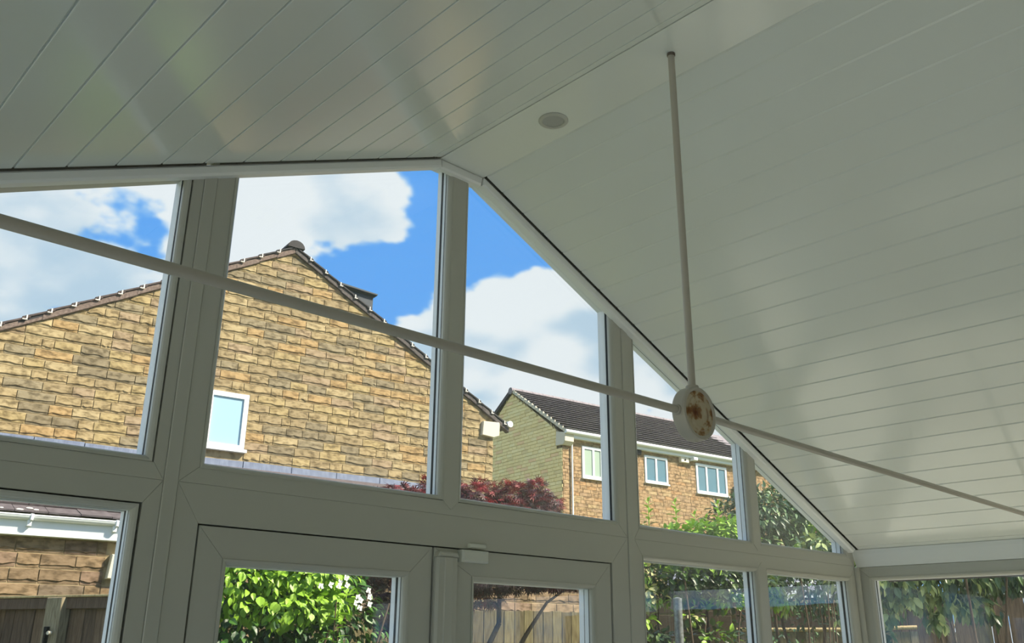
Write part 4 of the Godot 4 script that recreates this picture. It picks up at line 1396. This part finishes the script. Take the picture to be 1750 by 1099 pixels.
func plants() -> void:
	var oval := [leaf_mesh(0.34, 0.25, 0.22), leaf_mesh(0.30, 0.35, 0.35), leaf_mesh(0.38, 0.12, 0.15)]
	var long_ := [leaf_mesh(0.20, 0.25, 0.25), leaf_mesh(0.23, 0.35, 0.4), leaf_mesh(0.18, 0.2, 0.12)]
	var palm := [maple_mesh()]
	var bark := mat("bark", Color(0.34, 0.28, 0.22), 0.9)
	# lime green shrub with white blossom outside the left door
	var lime := [leaf_mat("green_shaded", Color(0.14, 0.27, 0.13), Color(0.06, 0.12, 0.02)), leaf_mat("green_mid", Color(0.26, 0.42, 0.15), Color(0.12, 0.22, 0.03)), leaf_mat("green_lime", Color(0.52, 0.68, 0.20), Color(0.25, 0.36, 0.04))]  # tops take the light tone as sunlit, inner leaves the dark as shaded
	var o := thing("flowering_shrub", "lime green leafy shrub with small white flowers outside the left door", "shrub", Transform3D(Basis(), Vector3(2.75, -0.15, -2.75)))
	var base := o.position
	var mb := Mb.new()
	for i in 9:
		stem(mb, Vector3(rng.randf_range(-0.2, 0.2), 0, rng.randf_range(-0.2, 0.2)), Vector3(rng.randf_range(-0.7, 0.6), rng.randf_range(1.7, 2.25), rng.randf_range(-0.3, 0.5)), 0.018, 0.006)
	part(o, "stem", mb.mesh(), bark)
	var cl: Array = []
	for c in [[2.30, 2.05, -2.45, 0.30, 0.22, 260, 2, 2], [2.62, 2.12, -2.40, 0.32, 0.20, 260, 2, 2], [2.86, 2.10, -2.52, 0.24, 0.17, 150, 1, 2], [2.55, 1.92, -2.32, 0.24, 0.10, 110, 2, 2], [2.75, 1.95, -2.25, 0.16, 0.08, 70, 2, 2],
		[2.45, 1.80, -2.62, 0.55, 0.30, 420, 0, 1], [2.95, 1.85, -2.70, 0.45, 0.36, 380, 0, 1], [2.6, 1.45, -2.65, 0.6, 0.4, 380, 0, 1], [2.7, 0.9, -2.7, 0.6, 0.5, 300, 0, 1], [3.05, 2.08, -2.95, 0.35, 0.24, 260, 0, 1], [2.55, 2.15, -2.95, 0.5, 0.22, 330, 0, 1], [2.7, 1.75, -3.0, 0.65, 0.4, 420, 0, 0], [3.2, 1.8, -3.0, 0.4, 0.4, 260, 0, 0]]:  # dark leaves low and behind, put in as the shade within the shrub
		cl.append([Vector3(c[0], c[1], c[2]) - base, Vector3(c[3], c[4], c[3] * 0.75), c[5], c[6], c[7]])
	foliage(o, cl, oval, lime, Vector2(0.038, 0.062), 0.75, 240, 2.1)
	var petal := mat("blossom", Color(0.95, 0.95, 0.93), 0.7)
	for f in [[2.62, 2.17, -2.13], [2.70, 2.13, -2.10], [2.58, 2.11, -2.12], [2.71, 2.19, -2.14], [2.76, 2.20, -2.18], [2.56, 2.015, -2.05], [2.62, 2.025, -2.05], [2.68, 2.04, -2.06], [2.73, 2.03, -2.07], [2.71, 2.065, -2.05], [2.66, 2.02, -2.04], [2.80, 1.955, -2.04], [2.76, 1.94, -2.02], [2.79, 1.97, -2.05], [2.87, 1.975, -2.06], [2.86, 2.005, -2.06], [2.77, 1.915, -2.0], [2.90, 1.94, -2.1]]:
		mb = Mb.new()
		for k in 4:
			var a := k * PI / 2 + rng.randf()
			var u := Vector3(cos(a), sin(a), 0.25)
			var s := Vector3(-sin(a), cos(a), 0)
			mb.quad(Vector3.ZERO, u * 0.010 - s * 0.008, u * 0.019, u * 0.010 + s * 0.008)
		mb.lathe(PackedVector2Array([Vector2(0.004, 0), Vector2(0.003, 0.004), Vector2(0.0001, 0.005)]), Vector3(0, 0, 0.002), Vector3(0, 0, 1), 7)
		part(o, "flower", mb.mesh(), petal, Transform3D(Basis(), Vector3(f[0], f[1], f[2]) - base))
	# young shoot in front of it
	o = thing("young_shoot", "thin young shoot with pale green leaves standing before the dark of the flowering shrub", "plant", Transform3D(Basis(), Vector3(2.36, -0.13, -1.52)))
	mb = Mb.new()
	stem(mb, Vector3(0, 0, 0), Vector3(-0.04, 2.05, 0), 0.008, 0.003, 0.02, 8)
	part(o, "stem", mb.mesh(), bark)
	for i in 20:
		var y := 1.80 + 0.012 * i
		var a := i * 2.4
		var d := Vector3(cos(a), 0.25, sin(a)).normalized()
		var z := d.cross(Vector3.UP).normalized()
		var s := rng.randf_range(0.055, 0.085) * (1.0 if i < 14 else 0.75)
		part(o, "leaf", oval[i % 3], lime[2 if i % 3 else 1], Transform3D(Basis(d * s, z.cross(d) * s, z * s), Vector3(-0.04 * y / 2.05, y, 0) + d * 0.01))
	# red maple
	var red := [leaf_mat("maple_dark", Color(0.19, 0.10, 0.125), Color(0.10, 0.01, 0.03), 0.6), leaf_mat("maple_red", Color(0.33, 0.095, 0.13), Color(0.30, 0.02, 0.05), 0.6), leaf_mat("maple_bright", Color(0.47, 0.105, 0.14), Color(0.42, 0.03, 0.05), 0.6), leaf_mat("maple_plum", Color(0.34, 0.225, 0.28), Color(0.12, 0.03, 0.06), 0.5)]
	o = thing("red_maple", "dark red cut-leaved maple spreading outside the doors", "tree", Transform3D(Basis(), Vector3(4.0, -0.15, -2.65)))
	base = o.position
	mb = Mb.new()
	stem(mb, Vector3.ZERO, Vector3(0.05, 1.5, 0.0), 0.05, 0.035, 0.04)
	for t in [[-0.5, 2.75, -0.2], [0.0, 2.8, 0.0], [0.35, 2.75, 0.35], [-0.6, 2.2, -0.25], [0.6, 2.3, 0.5], [-0.2, 2.6, -0.4]]:
		stem(mb, Vector3(0.05, 1.5, 0.0), Vector3(t[0], t[1], t[2]), 0.024, 0.006, 0.07)
	part(o, "trunk", mb.mesh(), bark)
	cl = []
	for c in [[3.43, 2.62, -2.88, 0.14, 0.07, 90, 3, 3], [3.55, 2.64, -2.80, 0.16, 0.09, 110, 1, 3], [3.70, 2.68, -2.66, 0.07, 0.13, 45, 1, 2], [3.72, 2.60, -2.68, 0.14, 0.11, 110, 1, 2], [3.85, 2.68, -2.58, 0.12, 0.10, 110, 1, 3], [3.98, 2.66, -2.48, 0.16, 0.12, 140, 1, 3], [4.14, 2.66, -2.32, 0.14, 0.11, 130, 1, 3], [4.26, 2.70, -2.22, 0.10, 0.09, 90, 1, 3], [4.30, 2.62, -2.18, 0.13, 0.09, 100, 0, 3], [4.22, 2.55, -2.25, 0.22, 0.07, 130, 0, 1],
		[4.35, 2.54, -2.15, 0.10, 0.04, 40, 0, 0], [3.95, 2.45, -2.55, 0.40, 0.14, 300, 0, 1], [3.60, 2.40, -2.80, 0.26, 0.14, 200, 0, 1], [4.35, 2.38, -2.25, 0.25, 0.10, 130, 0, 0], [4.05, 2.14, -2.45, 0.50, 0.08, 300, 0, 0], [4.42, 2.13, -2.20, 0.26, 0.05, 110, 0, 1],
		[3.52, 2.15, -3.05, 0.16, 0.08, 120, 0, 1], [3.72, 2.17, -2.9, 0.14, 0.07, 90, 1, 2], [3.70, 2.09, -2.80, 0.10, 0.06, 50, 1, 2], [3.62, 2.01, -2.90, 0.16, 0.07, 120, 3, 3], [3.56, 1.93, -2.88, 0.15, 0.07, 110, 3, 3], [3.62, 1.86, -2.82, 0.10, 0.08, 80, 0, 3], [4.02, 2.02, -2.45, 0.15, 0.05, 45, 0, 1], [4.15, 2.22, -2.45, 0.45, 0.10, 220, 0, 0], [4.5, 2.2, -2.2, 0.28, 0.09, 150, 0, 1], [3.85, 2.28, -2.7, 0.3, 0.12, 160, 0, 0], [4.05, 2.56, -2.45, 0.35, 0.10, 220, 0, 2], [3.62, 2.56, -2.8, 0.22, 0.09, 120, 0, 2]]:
		cl.append([Vector3(c[0], c[1], c[2]) - base, Vector3(c[3], c[4], c[3]), c[5], c[6], c[7]])
	foliage(o, cl, palm, red, Vector2(0.034, 0.058), 0.55, 260, 2.6)
	# hedge right of the doors: glossy mixed leaves and bright young shoots on top
	var hedge := [leaf_mat("hedge_deep", Color(0.15, 0.24, 0.15), Color(0.05, 0.09, 0.02)), leaf_mat("hedge_mid", Color(0.30, 0.41, 0.20), Color(0.10, 0.16, 0.03)), leaf_mat("hedge_bright", Color(0.55, 0.70, 0.25), Color(0.26, 0.36, 0.05)), leaf_mat("hedge_cream", Color(0.76, 0.76, 0.52), Color(0.25, 0.27, 0.10))]
	o = thing("mixed_hedge", "green hedge of glossy leaves with upright bright young shoots right of the doors", "hedge", Transform3D(Basis(), Vector3(5.15, -0.15, -1.65)))
	base = o.position
	mb = Mb.new()
	for i in 10:
		stem(mb, Vector3(rng.randf_range(-0.4, 0.4), 0, rng.randf_range(-0.25, 0.25)), Vector3(rng.randf_range(-0.5, 0.5), rng.randf_range(1.9, 2.6), rng.randf_range(-0.3, 0.3)), 0.014, 0.005)
	part(o, "stem", mb.mesh(), bark)
	cl = []
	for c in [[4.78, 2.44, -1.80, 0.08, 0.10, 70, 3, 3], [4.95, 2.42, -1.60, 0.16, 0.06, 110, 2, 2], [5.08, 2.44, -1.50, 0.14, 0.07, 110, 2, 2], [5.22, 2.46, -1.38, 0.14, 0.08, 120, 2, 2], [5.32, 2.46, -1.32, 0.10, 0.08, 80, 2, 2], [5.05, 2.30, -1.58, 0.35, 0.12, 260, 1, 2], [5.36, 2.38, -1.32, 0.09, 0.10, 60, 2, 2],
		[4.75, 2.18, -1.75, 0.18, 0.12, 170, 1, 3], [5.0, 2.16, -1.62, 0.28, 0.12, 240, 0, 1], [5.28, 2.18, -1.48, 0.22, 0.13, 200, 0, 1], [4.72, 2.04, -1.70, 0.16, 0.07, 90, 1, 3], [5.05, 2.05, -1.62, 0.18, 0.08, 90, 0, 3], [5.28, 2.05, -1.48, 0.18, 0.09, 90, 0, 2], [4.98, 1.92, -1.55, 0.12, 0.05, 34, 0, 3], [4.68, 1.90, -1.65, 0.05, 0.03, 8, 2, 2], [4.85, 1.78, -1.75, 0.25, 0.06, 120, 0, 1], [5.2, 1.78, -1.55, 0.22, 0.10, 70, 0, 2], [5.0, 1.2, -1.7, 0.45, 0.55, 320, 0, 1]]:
		cl.append([Vector3(c[0], c[1], c[2]) - base, Vector3(c[3], c[4], c[3] * 0.8), c[5], c[6], c[7]])
	# upright shoots
	for s in [[4.81, 2.66, -1.70], [4.97, 2.66, -1.60], [5.07, 2.58, -1.52], [5.20, 2.655, -1.42], [5.13, 2.56, -1.47]]:
		var tip := Vector3(s[0], s[1], s[2]) - base
		mb = Mb.new()
		stem(mb, tip - Vector3(0.0, 0.32, 0.0), tip, 0.005, 0.002, 0.005, 3)
		var sh := part(o, "shoot", mb.mesh(), hedge[2])
		for i in 14:
			var a := i * 2.4
			var y := -0.015 * i
			var d := Vector3(cos(a), lerpf(1.3, 0.1, i / 13.0), sin(a)).normalized()
			var z := d.cross(Vector3.UP).normalized()
			var k := lerpf(0.04, 0.085, i / 13.0)
			part(sh, "leaf", long_[i % 3], hedge[2 if i < 10 else 1], Transform3D(Basis(d * k, z.cross(d) * k, z * k), tip + Vector3(0, y, 0)))
	foliage(o, cl, oval, hedge, Vector2(0.036, 0.06), 0.4, 230, 1.9)
	# tall dense bush further right
	var dense := [leaf_mat("bush_deep", Color(0.20, 0.31, 0.22), Color(0.04, 0.09, 0.03)), leaf_mat("bush_mid", Color(0.33, 0.46, 0.30), Color(0.07, 0.13, 0.04)), leaf_mat("bush_pale", Color(0.46, 0.57, 0.37), Color(0.1, 0.16, 0.05)), hedge[2]]
	o = thing("dense_bush", "tall dense grey green bush seen through the last sloping gable window", "bush", Transform3D(Basis(), Vector3(8.35, -0.15, -2.85)))
	base = o.position
	mb = Mb.new()
	for i in 5:
		stem(mb, Vector3(rng.randf_range(-0.2, 0.2), 0, rng.randf_range(-0.2, 0.2)), Vector3(rng.randf_range(-0.6, 0.6), 2.6, rng.randf_range(-0.5, 0.5)), 0.03, 0.01)
	part(o, "stem", mb.mesh(), bark)
	cl = []
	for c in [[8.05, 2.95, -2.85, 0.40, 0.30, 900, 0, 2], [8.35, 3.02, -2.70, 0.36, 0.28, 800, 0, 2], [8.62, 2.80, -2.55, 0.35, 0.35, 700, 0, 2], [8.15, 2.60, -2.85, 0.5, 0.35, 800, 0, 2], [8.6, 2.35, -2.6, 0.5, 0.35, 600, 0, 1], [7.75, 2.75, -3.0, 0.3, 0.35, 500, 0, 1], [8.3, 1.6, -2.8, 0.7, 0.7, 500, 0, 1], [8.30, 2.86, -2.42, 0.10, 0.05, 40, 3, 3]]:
		cl.append([Vector3(c[0], c[1], c[2]) - base, Vector3(c[3], c[4], c[3]), c[5], c[6], c[7]])
	foliage(o, cl, long_, dense, Vector2(0.05, 0.09), 0.3, 150, 1.5)
	# paler shrub in front of it and its hanging branches
	var pale := [leaf_mat("laurel_deep", Color(0.16, 0.26, 0.16), Color(0.05, 0.09, 0.02), 0.3), leaf_mat("laurel_mid", Color(0.36, 0.46, 0.28), Color(0.10, 0.15, 0.04), 0.28), leaf_mat("laurel_pale", Color(0.66, 0.72, 0.48), Color(0.22, 0.26, 0.08), 0.28), hedge[2]]
	o = thing("pale_shrub", "shrub of pale pointed leaves between the dense bush and the corner of the room", "shrub", Transform3D(Basis(), Vector3(6.3, -0.15, -1.35)))
	base = o.position
	mb = Mb.new()
	for i in 7:
		stem(mb, Vector3(rng.randf_range(-0.1, 0.1), 0, rng.randf_range(-0.1, 0.1)), Vector3(rng.randf_range(-0.35, 0.35), rng.randf_range(2.2, 2.55), rng.randf_range(-0.2, 0.2)), 0.014, 0.004)
	part(o, "stem", mb.mesh(), bark)
	cl = []
	for c in [[6.17, 2.42, -1.26, 0.14, 0.10, 120, 1, 2], [6.30, 2.44, -1.16, 0.14, 0.12, 150, 1, 2], [6.38, 2.40, -1.06, 0.10, 0.12, 100, 1, 2], [6.03, 2.36, -1.42, 0.10, 0.10, 70, 1, 3], [6.34, 2.20, -1.18, 0.15, 0.12, 110, 0, 2], [6.42, 2.09, -1.08, 0.10, 0.07, 50, 0, 1], [5.98, 2.16, -1.60, 0.14, 0.10, 130, 1, 3], [6.04, 2.06, -1.52, 0.12, 0.05, 60, 1, 3], [6.08, 2.0, -1.48, 0.05, 0.03, 14, 1, 3], [6.42, 1.97, -1.10, 0.05, 0.04, 10, 1, 2], [6.34, 1.92, -1.22, 0.06, 0.03, 6, 1, 2]]:
		cl.append([Vector3(c[0], c[1], c[2]) - base, Vector3(c[3], c[4], c[3]), c[5], c[6], c[7]])
	foliage(o, cl, long_, pale, Vector2(0.045, 0.075), 0.7, 200, 1.3)
	# laurel hanging outside the right side window
	o = thing("laurel", "laurel with hanging glossy leaves outside the right side window", "shrub", Transform3D(Basis(), Vector3(5.95, -0.15, -0.15)))
	base = o.position
	mb = Mb.new()
	for i in 8:
		stem(mb, Vector3(rng.randf_range(-0.1, 0.1), 0, rng.randf_range(-0.1, 0.1)), Vector3(rng.randf_range(-0.6, 0.2), rng.randf_range(2.2, 2.5), rng.randf_range(-0.4, 0.5)), 0.02, 0.005)
	part(o, "stem", mb.mesh(), bark)
	cl = []
	for c in [[5.28, 2.13, -0.42, 0.18, 0.12, 130, 0, 2], [5.42, 2.12, -0.30, 0.20, 0.12, 140, 1, 2], [5.60, 2.13, -0.14, 0.22, 0.12, 140, 0, 2], [5.78, 2.16, 0.05, 0.22, 0.12, 130, 0, 1], [5.95, 2.18, 0.22, 0.2, 0.10, 90, 0, 1], [5.40, 2.01, -0.32, 0.12, 0.07, 50, 1, 2], [5.55, 1.99, -0.18, 0.13, 0.08, 50, 1, 2], [5.66, 1.99, -0.05, 0.10, 0.09, 50, 1, 2], [5.32, 1.92, -0.40, 0.06, 0.05, 16, 1, 2], [5.53, 1.89, -0.22, 0.08, 0.04, 14, 1, 2], [5.27, 1.80, -0.45, 0.10, 0.07, 26, 0, 1], [5.74, 1.93, 0.03, 0.05, 0.05, 12, 0, 1], [5.55, 2.32, -0.15, 0.5, 0.14, 300, 0, 2], [6.15, 2.16, 0.1, 0.35, 0.08, 130, 0, 0]]:
		cl.append([Vector3(c[0], c[1], c[2]) - base, Vector3(c[3], c[4], c[3]), c[5], c[6], c[7]])
	foliage(o, cl, [leaf_mesh(0.24, 0.3, 0.3), leaf_mesh(0.27, 0.2, 0.15), leaf_mesh(0.22, 0.35, 0.4)], pale, Vector2(0.052, 0.080), 1.1, 240, 1.9)
